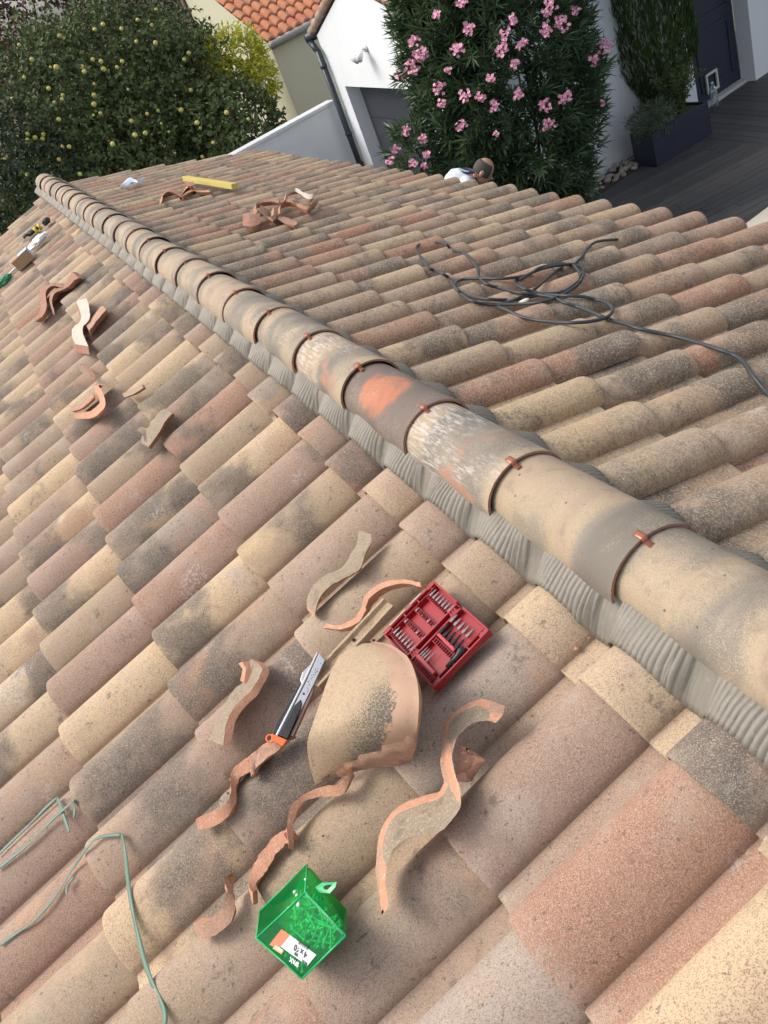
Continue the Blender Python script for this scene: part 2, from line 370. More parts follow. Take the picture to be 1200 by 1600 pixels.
# boards under the tiles
M_WOOD=simple('rafter_wood',(.22,.15,.09),.8)
for side,smax in ((-1,3.6),(1,2.12)):
    m=MB(); y0,y1=-2.0,ROOF_END-.06
    def pt(s,y,h): return (side*(s*CA+h*SA), y, -s*SA+h*CA)
    c=[pt(q_,yy,hh) for hh in (-.045,-.085) for q_,yy in ((.0,y0),(smax,y0),(smax,y1),(.0,y1))]
    m.add(c,[(0,1,2,3),(4,7,6,5),(0,4,5,1),(1,5,6,2),(2,6,7,3),(3,7,4,0)])
    hchild(m,'roof_boarding',M_WOOD,smooth=False,fixn=True)
M_WHITE=simple('white_render',(.72,.74,.76),.9,var=.03,scale=3,bump=.15,bs=120)
m=MB(); xl,xr=-3.2,1.85
ov=.12
def zroof(x): return -abs(x)*SA/CA-.085
y0,y1=-1.9,ROOF_END-.18
m.add([(xl,y0,GND),(xr,y0,GND),(xr,y0,zroof(xr)),(0,y0,zroof(0)),(xl,y0,zroof(xl)),(xl,y1,GND),(xr,y1,GND),(xr,y1,zroof(xr)),(0,y1,zroof(0)),(xl,y1,zroof(xl))],
      [(0,1,2,3,4),(9,8,7,6,5),(0,5,6,1),(1,6,7,2),(4,9,5,0),(2,7,8,3),(3,8,9,4)])
hchild(m,'wall',M_WHITE,smooth=False,fixn=True)
# eave gutter
M_GUT=simple('dark_gutter',(.035,.045,.055),.4,metal=.3)
m=MB(); xe=(sR+5*EX)*CA+.03; ze=-(sR+5*EX)*SA-.045
P=[[(xe+.05+.055*cos(a),y,ze+.055*sin(a)) for a in [pi+pi*k/8 for k in range(9)]] for y in (-2,ROOF_END-.05)]
m.grid(P); 
P=[[(xe+.05+.05*cos(a),y,ze+.002+.05*sin(a)) for a in [pi+pi*k/8 for k in range(9)]] for y in (-2,ROOF_END-.05)]
m.grid(P,flip=True); hchild(m,'gutter',M_GUT)

# ---- ridge tiles
RL=.3918; YRG=.468; RB=.084
def ridge_mesh():
    m=MB(); nu,nv=14,28; T=.0065; uvs=[]
    rn=.1015; rf=.0905   # near end larger, lapping over the nearer tile
    def P(u,k,dr):
        a=pi*(-.02+1.04*k/nv); r=rn+(rf-rn)*u-dr
        return Vector((-r*cos(a), u*(RL+.06), RB+.86*r*sin(a)-.003*u))
    top=[[P(u,k,0) for k in range(nv+1)] for u in [i/nu for i in range(nu+1)]]
    bot=[[P(u,k,T) for k in range(nv+1)] for u in [i/nu for i in range(nu+1)]]
    m.grid(top); m.grid(bot,flip=True)
    m.grid([bot[0],top[0]]); m.grid([top[-1],bot[-1]])
    m.grid([[r[0] for r in bot],[r[0] for r in top]],flip=False); m.grid([[r[-1] for r in top],[r[-1] for r in bot]])
    uvs=[(i/nu,k/nv,0) for i in range(nu+1) for k in range(nv+1)]*2
    uvs+= [(0,k/nv,0) for k in range(nv+1)]*2+[(1,k/nv,0) for k in range(nv+1)]*2+[(i/nu,0,0) for i in range(nu+1)]*2+[(i/nu,1,0) for i in range(nu+1)]*2
    return m,uvs
def make_ridge(mat):
    m,uvs=ridge_mesh(); o=m.build('ridge_tile',[mat,M_SHR])
    me=o.data; at=me.attributes.new('tuv','FLOAT_VECTOR','POINT'); at.data.foreach_set('vector',[x for t in uvs for x in t])
    nf=14*28*2
    for i,p in enumerate(me.polygons): p.material_index = 1 if i>=nf or i>=14*28 else 0
    bm=bmesh.new(); bm.from_mesh(me); bmesh.ops.remove_doubles(bm,verts=bm.verts,dist=1e-5); bmesh.ops.recalc_face_normals(bm,faces=bm.faces)
    for e in bm.edges:
        if len(e.link_faces)==2 and e.calc_face_angle(0)>radians(50): e.smooth=False
    bm.to_mesh(me); bm.free()
    return o
rt={k:make_ridge(mm) for k,mm in (('n',M_RG),('w',M_RGW),('o',M_RGO))}
M_CLIP=simple('copper_clip',(.42,.15,.09),.35,metal=.5)
def clip_mb():
    m=MB(); 
    # strap folded over the near lip of the tile at the crest, tilted to the left of it
    a0=pi*.47; 
    pts=[(.040,-.006),(.0,.0),(-.004,-.006),(-.004,-.017),(.012,-.019)]
    rows=[]
    for (yy,dr) in [(.020,.0016),(.012,.0022),(.0,.0024),(-.003,.001),(-.0035,-.006),(-.004,-.0095),(-.02,-.0105)]:
        row=[]
        for k in range(4):
            a=a0+(k/3-.5)*.13; r=.1015+dr; row.append(Vector((-r*cos(a),yy,RB+.86*r*sin(a))))
        rows.append(row)
    m.grid(rows,flip=True); return m
clip0=clip_mb().build('ridge_clip',M_CLIP); sm=clip0.modifiers.new('s','SOLIDIFY'); sm.thickness=.0012; sm.offset=1
rrnd=random.Random(3)
kinds={1:'o',0:'w',2:'w',3:'w'}
kinds={-2:'n',-1:'n',0:'n',1:'w',2:'o',3:'w'}
NRG=23; first=True; used=set()
for i in range(-3,NRG):
    k=kinds.get(i,'n'); src=rt[k]
    if k in used: o=src.copy(); COL.objects.link(o)
    else: o=src; used.add(k)
    o.parent=house; o.matrix_parent_inverse=HP.copy()
    o.location=(rrnd.gauss(0,.002),YRG+i*RL,rrnd.uniform(-.002,.002)); o.rotation_euler=(0,rrnd.gauss(0,.012),rrnd.gauss(0,.006))
    if k=='o': o['label']='grey ridge tile with a bare orange patch'
    if k=='w': o['label']='ridge tile with white lichen' 
    c=clip0 if first else clip0.copy()
    if not first: COL.objects.link(c)
    first=False
    c.parent=o
# mortar core beneath ridge
m=MB(); m.box((0,(-1.8+ROOF_END-.02)/2,.05),(.12,ROOF_END-.02+1.8,.10)); M_MORT=simple('mortar',(.42,.36,.30),.95,bump=.5)
hchild(m,'ridge_mortar',M_MORT,smooth=False)
# ---- end disc of ridge
m=MB(); P=[(0,ROOF_END+.0,.05)]+[(-.09*cos(pi*k/12),ROOF_END,.045+.09*sin(pi*k/12)) for k in range(13)]
m.add(P,[(0,k,k+1) for k in range(1,13)]); hchild(m,'ridge_end_mortar',M_MORT)
# ---- pleated lead strips
def lead_mat():
    t=NT('grey_lead_strip'); n1=t.noise(14,3,.6); n2=t.noise(90,4,.7)
    c=t.mix(n1,(.175,.157,.128),(.245,.22,.18)); c=t.mix(t.math('MULTIPLY',t.ss(t.noise(6,4,.7),.55,.7),.5),c,(.15,.125,.10)); c=t.mix(t.math('MULTIPLY',t.ss(n2,.55,.7),.4),c,(.33,.31,.27))
    t.bump(n2,.25,.002); return t.fin(c,.6,.15)
M_LEAD=lead_mat()
def flash(side):
    yA,yB=-1.0,ROOF_END; ys=[yA+.0015*k for k in range(int(3.2/.0015))]; ys+=[ys[-1]+.0026*(k+1) for k in range(int((yB-ys[-1])/.0026))]; NY=len(ys)-1; ed=.127 if side<0 else .138; N=11; ss=[ed*(.6+.4*k/(N-1)) for k in range(N)]
    rows=[]; rn=random.Random(2)
    for s in ss:
        row=[]
        for i in range(NY+1):
            y=ys[i]
            v=((YL-y) if side<0 else (y-YR))%WC
            h=prof(v)
            hp=.5*(prof((v-.006)%WC)+prof((v+.006)%WC)); h=max(h,hp)
            edge=(s-ss[0])/(ss[-1]-ss[0])
            lift=0
            n1=noise.noise(Vector((y*3.,side*4,0)))
            yy=y+.006*noise.noise(Vector((s*25,y*11,3)))+.002*noise.noise(Vector((s*90,y*30,3)))
            amp=.0036*(.6+.45*noise.noise(Vector((y*9,s*8,7)))) * (1 if v<RW-.02 or rn.random()<2 else 1)
            if v>RW*.93: amp*=.35+.4*abs(noise.noise(Vector((y*20,1,1))))
            pl=amp*(abs(sin(pi*(yy+.0016*noise.noise(Vector((y*55,s*14,2))))/.0115))**.6)*1.3
            crush=.0045*noise.noise(Vector((y*16,s*30,1)))*(2.2 if v>RW*.85 else .6)
            sE=ed+(.004*noise.noise(Vector((y*7,5,side)))+.002*noise.noise(Vector((y*40,5,side)))); hE=h+.016+.004
            xe_,ze_=sE*CA+hE*SA, -sE*SA+hE*CA; xs_,zs_=.070,.092
            q=edge; bulge=.006*sin(pi*min(1,q*1.0))*(1 if v<RW else -.6)
            xx=xs_+(xe_-xs_)*q; zz=zs_+(ze_-zs_)*(q**1.25)
            off=pl*1.25+crush+bulge*.6
            row.append((side*(xx+off*.8),y,zz+off*.6))
        rows.append(row)
    m=MB(); m.grid(rows,flip=(side<0))
    o=hchild(m,'lead_flashing',M_LEAD); sd_=o.modifiers.new('s','SOLIDIFY'); sd_.thickness=.0012; sd_.offset=-1
flash(-1); flash(1)

# ================================================================== GROUND AND SURROUNDINGS
M_SOIL=simple('garden_soil',(.075,.065,.04),.95,var=.4,scale=3,bump=.5,bs=40)
m=MB(); R_=120; m.add([(-R_,-R_,GND-.06),(R_,-R_,GND-.06),(R_,R_,GND-.06),(-R_,R_,GND-.06)],[(0,1,2,3)])
tag(m.build('ground',M_SOIL),kind='structure')
# dark timber deck: boards along x in the near field, along y beyond the seam
def deck_mat():
    t=NT('dark_deck_boards'); c1=t.noise(6,3,.6,t.vmul(t.coord(),(1,1,1))); g=t.noise(30,4,.7,t.vmul(t.coord(),(.3,3,1)))
    a=t.attr('rb').outputs['Fac']
    c=t.mix(a,(.042,.040,.041),(.070,.067,.066)); c=t.mix(t.math('MULTIPLY',t.ss(g,.45,.7),.5),c,(.095,.088,.082)); c=t.mix(t.math('MULTIPLY',t.ss(c1,.5,.7),.4),c,(.03,.028,.028))
    c=t.mix(t.ss(t.vor(5),.03,.015),c,(.3,.27,.22))
    t.bump(g,.3,.003); return t.fin(c,.62)
M_DECK=deck_mat()
def deck(name, x0,x1,y0,y1, along, rot, pivot, clip=None):
    m=MB(); rn=random.Random(8); W=.14; vals=[]
    c,s_=cos(rot),sin(rot)
    def T(x,y,z): return (pivot[0]+x*c-y*s_, pivot[1]+x*s_+y*c, z)
    a0,a1=(y0,y1) if along=='x' else (x0,x1); b0,b1=(x0,x1) if along=='x' else (y0,y1)
    a=a0
    while a<a1:
        b=b0+rn.uniform(-1.5,0)
        while b<b1:
            e=min(b+rn.uniform(1.8,3.2),b1); bb=max(b,b0)
            if e-bb>.05:
                z=GND+rn.uniform(-.002,.001); 
                P=[(bb+.003,a),(e-.003,a),(e-.003,a+W-.006),(bb+.003,a+W-.006)]
                if along!='x': P=[(q,p) for p,q in P]
                if along!='x': P=P[::-1]
                vs=[T(*p,z) for p in P]+[T(*p,z-.025) for p in P]
                m.add(vs,[(0,1,2,3),(0,4,5,1),(1,5,6,2),(2,6,7,3),(3,7,4,0)]); vals+= [rn.random()]*8
            b=e
        a+=W
    o=m.build(name,M_DECK,smooth=False); at=o.data.attributes.new('rb','FLOAT','POINT'); at.data.foreach_set('value',vals)
    tag(o,kind='structure'); return o
deck('deck',-4.6,1.4,-5.2,3.6,'x',radians(-7.4),(6.13,6.43))
deck('deck',1.405,6.5,-5.2,3.9,'y',radians(-5.0),(6.13,6.43))
m=MB(); m.box((6,7,GND-.045),(12,14,.02)); tag(m.build('deck_underlay',simple('black_underlay',(.012,.012,.012),.9),smooth=False),kind='structure')
# pool and coping beyond the near right corner of the view
T8=Matrix.Rotation(radians(8.2),3,'Z')
M_COP=simple('cream_coping_stone',(.62,.56,.45),.8,var=.06,scale=6,bump=.2)
m=MB(); o_=Vector((6.13,6.43,GND))
m.box(o_+T8@Vector((3,-.20,.012)),(6.6,.36,.04),T8); 
tag(m.build('pool_coping',M_COP,smooth=False,bevel=.01),kind='structure')
t=NT('pool_water'); c=t.mix(t.noise(4,3),(.06,.22,.36),(.12,.33,.48)); t.bump(t.noise(9,3),.4,.02); M_POOL=t.fin(c,.08)
m=MB(); m.box(o_+T8@Vector((3,-2.6,.004)),(6.6,4.4,.01),T8); tag(m.build('pool_water',M_POOL,smooth=False),kind='structure')

# ---- white neighbouring house with garage
FA=Vector((4.42,9.28,0)); FB=Vector((4.66,12.75,0))          # garage gable, near corner / far corner
U1=(FB-FA).normalized()                                       # along the gable (away)
W1a=Vector((6.16,9.49,0)); U2=Vector((9.73-6.16,10.18-9.49-.12,0)).normalized()
FA=Vector((4.42,9.49-(6.16-4.42)*U2.y/U2.x,0))
Wd=(FB-FA).length
EZ=-.13
nh=empty('neighbour_house',(FA.x,FA.y,GND)); tag(nh,'white rendered house with a dark garage door, behind the oleander','house')
NHI=Matrix.Translation(-Vector((FA.x,FA.y,GND)))
def nchild(mb,name,mats,parent=None,**k):
    o=mb.build(name,mats,parent or nh,**k)
    if parent is None: o.matrix_parent_inverse=NHI.copy()
    return o
GI=Vector((U1.y,-U1.x,0))                                     # inwards (+x)
def G(y,x,z): return FA+U1*y+GI*x+Vector((0,0,z))
gA,gB=.62,Wd-.42; gz=-.84; dep=.24
apex=Wd*.5; AZ=EZ+apex*.32
m=MB()
# gable wall with a recess for the garage
m.add([G(0,0,GND),G(0,0,EZ),G(apex,0,AZ),G(Wd,0,EZ),G(Wd,0,GND),G(gB,0,GND),G(gB,0,gz),G(gA,0,gz),G(gA,0,GND)],[(0,8,7,1),(1,7,6,3,2),(6,5,4,3)])
m.add([G(gA,0,GND),G(gA,0,gz),G(gB,0,gz),G(gB,0,GND),G(gA,dep,GND),G(gA,dep,gz),G(gB,dep,gz),G(gB,dep,GND)],[(0,4,5,1),(1,5,6,2),(2,6,7,3)])
L2=(9.73-FA.x)/U2.x
def Wp(d,off,z): return FA+U2*d+Vector((U2.y,-U2.x,0))*off+Vector((0,0,z))
# long side wall, door opening at its end, then a wall standing forward
dL0,dL1=L2-1.02,L2-.02; dz=-.72
m.add([Wp(0,0,GND),Wp(dL0,0,GND),Wp(dL0,0,EZ+.12),Wp(0,0,EZ)],[(0,1,2,3)])
m.add([Wp(dL0,0,dz),Wp(dL1,0,dz),Wp(dL1,0,EZ+.12),Wp(dL0,0,EZ+.12)],[(0,1,2,3)])
m.add([Wp(dL1,0,GND),Wp(dL1,.24,GND),Wp(dL1,.24,.2),Wp(dL1,0,.2)],[(0,1,2,3)])
m.add([Wp(dL1,.24,GND),Wp(dL1+6,.24,GND),Wp(dL1+6,.24,.2),Wp(dL1,.24,.2)],[(0,1,2,3)])
m.add([Wp(dL1+6,.24,GND),Wp(dL1+6,.24,.2),Wp(dL1+6,-5,.2),Wp(dL1+6,-5,GND)],[(0,1,2,3)])
m.add([G(Wd,0,GND),G(Wd,6,GND),G(Wd,6,EZ),G(Wd,0,EZ)],[(0,3,2,1)])
t=NT('white_wall_render'); c=t.mix(t.noise(1.3,4,.7),(.70,.72,.73),(.80,.82,.83)); c=t.mix(t.math('MULTIPLY',t.ss(t.noise(2.5,4,.7,t.vmul(t.coord(),(3,3,.25))),.56,.74),.3),c,(.58,.58,.55)); t.bump(t.noise(70,4,.7),.35,.004); M_WH2=t.fin(c,.9)
nchild(m,'wall',M_WH2,smooth=False)
# garage door
t=NT('anthracite_metal'); c=t.mix(t.noise(3,2),(.030,.033,.042),(.042,.046,.056)); M_ANT=t.fin(c,.5)
m=MB(); 
k=gA+.02
Rg=Matrix((GI,U1,Vector((0,0,1)))).transposed()
nb=4; hgt=gz-GND
for i in range(nb):
    z0=GND+hgt*i/nb; z1=GND+hgt*(i+1)/nb-.008
    m.box(G((gA+gB)/2,dep-.025,(z0+z1)/2),(.04,gB-gA-.06,z1-z0),Rg)
m.box(G((gA+gB)/2,dep-.01,(gz+GND)/2),(.03,gB-gA-.004,hgt-.004),Rg)
gd=nchild(m,'garage_door',M_ANT,smooth=False)
m=MB()
for i in range(3):
    z=GND+hgt*(i+.5)/nb+.5*hgt/nb*0; m.box(G((gA+gB)/2,dep-.05,z+.02),(.008,(gB-gA)*.7,.03),Rg)
m2=m; gr=m2.build('door_rib',simple('rib_metal',(.06,.065,.075),.45),gd,smooth=False); gr.matrix_parent_inverse=gd.matrix_parent_inverse.copy(); gr.matrix_parent_inverse=Matrix.Identity(4)
# roof of the garage wing
def rolls(m, O, du, dv, nrm, L, W, nroll, ncourse, amp, mi=0, over=.03):
    """corrugated tiled surface: du along eave, dv down the slope"""
    per=W/nroll; n=nroll*8; 
    for c in range(ncourse):
        rows=[]
        for (f,lift) in ((0,0.0),(.35,over*.4),(.96,over),(1.0,over),(1.0,over*.15)):
            row=[]
            for i in range(n+1):
                v=i/8; fr=v%1.0
                h=amp*(max(0,sin(pi*fr/.7))**.8 if fr<.7 else -.06)
                hh=h+lift if not (f==1.0 and lift<over*.5) else h*.75+lift
                row.append(O+du*(v*per)+dv*(L*(c+f)/ncourse)+nrm*hh)
            rows.append(row)
        m.grid(rows)
def tile_simple(name, cols, rough=.9, cell=(4.4,1,3)):
    t=NT(name); v=t.n('ShaderNodeTexVoronoi', feature='F1'); v.inputs['Scale'].default_value=3.4; t.link(t.coord(),v.inputs['Vector'])
    r=t.sep(v.outputs['Color']); c=t.ramp(r[0],cols); n=t.noise(25,4,.7); c=t.mix(t.math('MULTIPLY',t.ss(n,.5,.7),.5),c,tuple(x*.5 for x in cols[0][1]))
    t.bump(n,.4,.01); return t.fin(c,rough)
M_NT=tile_simple('neighbour_tiles',[(0,(.34,.20,.13)),(.5,(.44,.30,.21)),(1,(.30,.24,.19))])
m=MB(); sl_=math.atan(.32)
ox,oz=.0,0
# near slope falls to -y (towards us), far slope to +y
Rg0=G(apex,ox,AZ+.05); dvn=(-U1*cos(sl_)+Vector((0,0,-sin(sl_)))); nn=(-U1*sin(sl_)*-1).copy()
nn=Vector((0,0,cos(sl_)))-U1*sin(sl_)
rolls(m,Rg0,GI,dvn,nn,apex/cos(sl_)+.16,6.5,30,6,.055)
dvf=(U1*cos(sl_)+Vector((0,0,-sin(sl_)))); nf=Vector((0,0,cos(sl_)))+U1*sin(sl_)
rolls(m,Rg0,GI,dvf,nf,(Wd-apex)/cos(sl_)+.16,6.5,30,6,.055)
# verge tiles
rf=nchild(m,'roof',[M_NT])
sdm=rf.modifiers.new('s','SOLIDIFY'); sdm.thickness=.02
m=MB()
for (dv,L) in ((dvn,apex/cos(sl_)+.16),(dvf,(Wd-apex)/cos(sl_)+.16)):
    for i in range(7):
        c=Rg0+dv*(L*(i+.5)/7)-GI*.0+Vector((0,0,.01)); m.tube([Rg0+dv*(L*i/7)+Vector((0,0,.045)),Rg0+dv*(L*(i+1.06)/7)+Vector((0,0,.06))],[.058,.068],10)
nchild(m,'verge_tile',M_NT)
# gutters and downpipe
m=MB()
def gut(m,y,x0,x1,z):
    A_=G(y,x0,z);B_=G(y,x1,z)
    m.tube([A_,B_],.062,10)
gut(m,Wd+.17,-.12,6,EZ-.0); nchild(m,'gutter',M_GUT)
m=MB(); gut(m,-.17,-.12,3,EZ-.0); nchild(m,'gutter',M_GUT)
m=MB(); pw=.075
px_=G(Wd-.02,-.06,0)
def pipebox(m,p,q,wd): m.tube([p,q],wd,12)
pipebox(m,G(Wd+.15,-.08,EZ-.05),G(Wd-.03,-.075,EZ-.2),.045); pipebox(m,G(Wd-.03,-.075,EZ-.18),G(Wd-.03,-.075,GND),.045)
for z in (-.5,-1.5,-2.4): m.tube([G(Wd-.03,-.075,z),G(Wd-.03,-.075,z-.05)],.053,12)
nchild(m,'downpipe',M_GUT)
# house door with cat flap
Rw=Matrix((U2,Vector((U2.y,-U2.x,0)),Vector((0,0,1)))).transposed()
t=NT('navy_door_paint'); c=t.mix(t.noise(4,2),(.020,.024,.045),(.028,.032,.056)); M_NAVY=t.fin(c,.45)
m=MB(); dc=(dL0+dL1)/2
m.box(Wp(dc,-.04,(dz+GND+.04)/2),(dL1-dL0-.004,.05,dz-GND-.045),Rw)
for (zz,hh) in ((-2.32,.75),(-1.3,.95)):
    for sx in(-1,1): m.box(Wp(dc+sx*.36,-.012,zz),(.05,.02,hh),Rw)
    for sz in(-1,1): m.box(Wp(dc,-.012,zz+sz*hh/2),(.77,.02,.05),Rw)
dr=nchild(m,'door',M_NAVY,smooth=False)
m=MB(); m.box(Wp(dc,.03,GND+.02),(dL1-dL0-.01,.16,.05),Rw); nchild(m,'threshold',simple('pale_sill',(.5,.5,.48),.7),smooth=False)
m=MB(); cf=dL0+.34
for sx in(-1,1): m.box(Wp(cf+sx*.115,.012,GND+.27),(.035,.03,.27),Rw)
for sz in(-1,1): m.box(Wp(cf,.012,GND+.27+sz*.12),(.195,.03,.035),Rw)
cfo=m.build('cat_flap',simple('cream_plastic',(.62,.60,.52),.4),dr,smooth=False,bevel=.006)
# lamp on the gable
lampc=G(Wd*.5,-.0,-.33)
lm=empty('wall_lamp',lampc); tag(lm,'small white spotlight fixed on the white gable wall above the garage','lamp')
M_WP=simple('white_plastic',(.75,.76,.77),.35)
# (positions are local to the lamp)
m=MB(); m.tube([(0,0,0),(-.03,0,0)],.05,14); m.build('mounting_plate',M_WP,lm)
m=MB(); m.tube([(-.03,0,0),(-.08,.0,0),(-.11,.02,-.02)],.014,8); m.build('arm',M_WP,lm)
m=MB(); m.tube([(-.09,.05,.0),(-.12,.05,-.03),(-.20,.05,-.09)],[.028,.045,.062],14); m.tube([(-.09,-.03,.0),(-.12,-.04,-.03),(-.19,-.08,-.08)],[.02,.035,.05],14); m.build('lamp_head',M_WP,lm)
# socket on the forward wall
m=MB(); pl=Wp(dL1+.62,.24,-1.95); m.box((0,0,0),(.16,.035,.12),Rw)
for k in(-1,1): m.box((Rw@Vector((k*.035,-.02,0))),(.05,.012,.07),Rw)
so_=m.build('wall_socket',M_WP,smooth=False,bevel=.004); so_.location=Wp(dL1+.55,.255,-2.0)
tag(so_,'small white double socket fixed on the white wall right of the dark door','socket')
# boundary wall running to the left of the garage
m=MB(); bA=Vector((4.60,12.98,0)); bB=Vector((-2.0,12.05,0)); bd=(bA-bB).normalized(); Rb=Matrix((bd,Vector((-bd.y,bd.x,0)),Vector((0,0,1)))).transposed()
bz=-1.06
m.box((bA+bB)/2+Vector((0,0,(GND+bz)/2)),((bA-bB).length,.18,bz-GND),Rb)
bw=m.build('boundary_wall',M_WH2,smooth=False); tag(bw,'white rendered garden wall running left from the downpipe of the garage','wall')
m=MB(); m.box((bA+bB)/2+Vector((0,0,bz+.02)),((bA-bB).length,.24,.04),Rb); m.build('coping',M_WP,bw,smooth=False)
# beige house beyond
bc=Vector((5.15,16.25,0)); E1=Vector((6.7-5.15,16.76-16.25,0)).normalized(); E2=Vector((-.03,1,0)).normalized()
bh=empty('beige_house',(bc.x,bc.y,GND)); tag(bh,'beige house with bright orange tiled roof, left of the white garage gable','house')
BHI=Matrix.Translation(-Vector((bc.x,bc.y,GND)))
def bch(mb,name,mats,**k):
    o=mb.build(name,mats,bh,**k); o.matrix_parent_inverse=BHI.copy(); return o
def Bp(x,y,z): return bc+E1*x+E2*y+Vector((0,0,z))
bez=-.28; bs=.50; Ld=3.7
m=MB(); m.add([Bp(0,0,GND),Bp(9,0,GND),Bp(9,0,bez),Bp(0,0,bez),Bp(0,Ld,GND),Bp(9,Ld,GND),Bp(9,Ld,bez+bs*Ld),Bp(0,Ld,bez+bs*Ld)],
 [(0,1,2,3),(0,3,7,4),(5,4,7,6),(1,5,6,2)])
bch(m,'wall',simple('beige_render',(.60,.58,.42),.9,var=.04,scale=2),smooth=False)
M_OT=tile_simple('orange_tiles',[(0,(.42,.15,.075)),(.5,(.50,.20,.10)),(1,(.40,.19,.12))])
m=MB(); ba=math.atan(bs); O=Bp(-.06,Ld,bez+bs*Ld+.09); dv=-E2*cos(ba)+Vector((0,0,-sin(ba))); nn=Vector((0,0,cos(ba)))-E2*sin(ba)
rolls(m,O,E1,dv,nn,Ld/cos(ba)+.12,9.1,40,13,.055,over=.035)
rfb=bch(m,'roof',M_OT); rfb.modifiers.new('s','SOLIDIFY').thickness=.02
m=MB(); m.tube([Bp(-.06,-.16,bez+.0),Bp(9.1,-.16,bez+.0)],.07,10); bch(m,'gutter',simple('grey_gutter',(.30,.29,.26),.5))
m=MB(); m.tube([Bp(-.04,Ld-.04,bez+bs*Ld),Bp(-.04,Ld-.04,GND)],.05,8); bch(m,'downpipe',simple('brown_pipe',(.10,.06,.045),.5))

# ================================================================== VEGETATION
def leaf_mat(name, stops, rough=.55, trans=.12, sheen=.3):
    t=NT(name); g=t.n('ShaderNodeNewGeometry'); c=t.ramp(g.outputs['Random Per Island'],stops)
    c=t.mix(t.noise(1.6,3,.6),c,tuple(x*1.5 for x in stops[len(stops)//2][1]))
    m_=t.fin(c,rough,Specular_IOR_Level=sheen)
    tr=t.n('ShaderNodeBsdfTranslucent'); t.link(c,tr.inputs[0]); mx=t.n('ShaderNodeMixShader'); mx.inputs[0].default_value=trans
    t.link(t.b.outputs[0],mx.inputs[1]); t.link(tr.outputs[0],mx.inputs[2]); t.link(mx.outputs[0],t.out.inputs[0]); return m_
def rdir(rn):
    z=rn.uniform(-1,1); a=rn.uniform(0,2*pi); r=sqrt(1-z*z); return Vector((r*cos(a),r*sin(a),z))
def leaf(m, p, d, n, L, W, mi=0):
    s=d.cross(n); 
    if s.length<1e-4: s=d.orthogonal()
    s.normalize(); n2=s.cross(d).normalized(); mid=p+d*(L*.45); 
    m.add([p, mid+s*(W*.5)+n2*(W*.12), p+d*L-n2*(L*.08), mid-s*(W*.5)+n2*(W*.12)],[(0,1,2),(0,2,3)],mi)
class Blob:
    def __init__(s,c,r,amp=.16,fr=1.1,seed=0): s.c=Vector(c); s.r=Vector(r); s.amp=amp; s.fr=fr; s.sd=Vector((seed*7.1,seed*3.3,seed))
    def f(s,d):
        return 1+s.amp*noise.noise(Vector(d)*s.fr*2+s.sd)+s.amp*.6*noise.noise(Vector(d)*s.fr*5+s.sd)
    def pt(s,d,k=1): 
        f=s.f(d)*k; return s.c+Vector((d.x*s.r.x*f,d.y*s.r.y*f,d.z*s.r.z*f))
    def hit(s,px,py):
        d=ray(px,py); a=Vector((d.x/s.r.x,d.y/s.r.y,d.z/s.r.z)); o=CAM-s.c; b=Vector((o.x/s.r.x,o.y/s.r.y,o.z/s.r.z))
        A=a.dot(a);B=a.dot(b);Cc=b.dot(b)-1; D=B*B-A*Cc
        if D<0: return None
        return CAM+d*((-B-sqrt(D))/A)
def branchy(name, base, tips, r0, mat, parent, rn, n=8):
    m=MB(); base=Vector(base); top=base.lerp(sum(tips,Vector())/len(tips),.45)
    m.tube(crv([base,base.lerp(top,.5)+rdir(rn)*.05,top],6),[r0*(1-.08*k) for k in range(6)],8)
    for tp in tips:
        st=base.lerp(top,rn.uniform(.45,1)); mid=st.lerp(tp,.5)+rdir(rn)*(tp-st).length*.1
        m.tube(crv([st,mid,tp],6),[r0*.45*(1-.15*k) for k in range(6)],6)
    return m.build(name,mat,parent)
def local(o, root):
    """parent while keeping the world-space mesh"""
    o.parent=root; o.matrix_parent_inverse=Matrix.Translation(-Vector(root.location)); return o
M_BARK=simple('bark',(.10,.075,.055),.95,var=.35,scale=12,bump=.6,bs=50)
def bushy(name, label, cat, blobs, nleaf, L, W, mat, rn, trunk=True, shell=.35, facing=None, base=None, rr=.05, group=None, spray=5):
    c=blobs[0].c; root=empty(name,base if base else (c.x,c.y,GND)); tag(root,label,cat,group)
    m=MB(); tot=sum(b.r.x*b.r.z for b in blobs)
    for b in blobs:
        nn=int(nleaf*(b.r.x*b.r.z)/tot/spray); view=(CAM-b.c).normalized()
        for i in range(nn):
            d=rdir(rn)
            if d.dot(view)<-.25 and rn.random()<.8: continue
            k=1-shell*abs(rn.gauss(0,.45)); p=b.pt(d,k)
            if p.z<GND+.05: continue
            ax=(d*.8+rdir(rn)*.9+Vector((0,0,-.1))).normalized()
            for q in range(spray):
                dd=(ax+rdir(rn)*.9).normalized(); s=rn.uniform(.7,1.3)
                leaf(m,p+ax*(q*L*.35)+rdir(rn)*L*.25,dd,(d+rdir(rn)*.8+Vector((0,0,.5))).normalized(),L*s,W*s)
    o=m.build('foliage',mat,smooth=False); local(o,root)
    if trunk:
        tips=[]
        for b in blobs:
            for _ in range(max(3,9//len(blobs))): tips.append(b.pt(rdir(rn),.7))
        local(branchy('trunk',root.location,tips,rr,M_BARK,None,rn),root)
    return root
rn=random.Random(21)
def along(px,py,d): return CAM+ray(px,py)*d
APG=[(0,(.024,.040,.016)),(.4,(.050,.076,.028)),(.75,(.088,.118,.042)),(.93,(.11,.13,.05)),(1,(.20,.20,.06))]
M_APL=leaf_mat('apple_leaves',APG)
t1=[Blob(along(215,185,15.2),(1.75,1.6,1.95),.26,1.4,1),Blob(along(365,225,14.7),(.95,1.0,1.0),.22,1.3,4),Blob(along(275,125,15.5),(.95,.9,1.0),.26,1.5,15)]
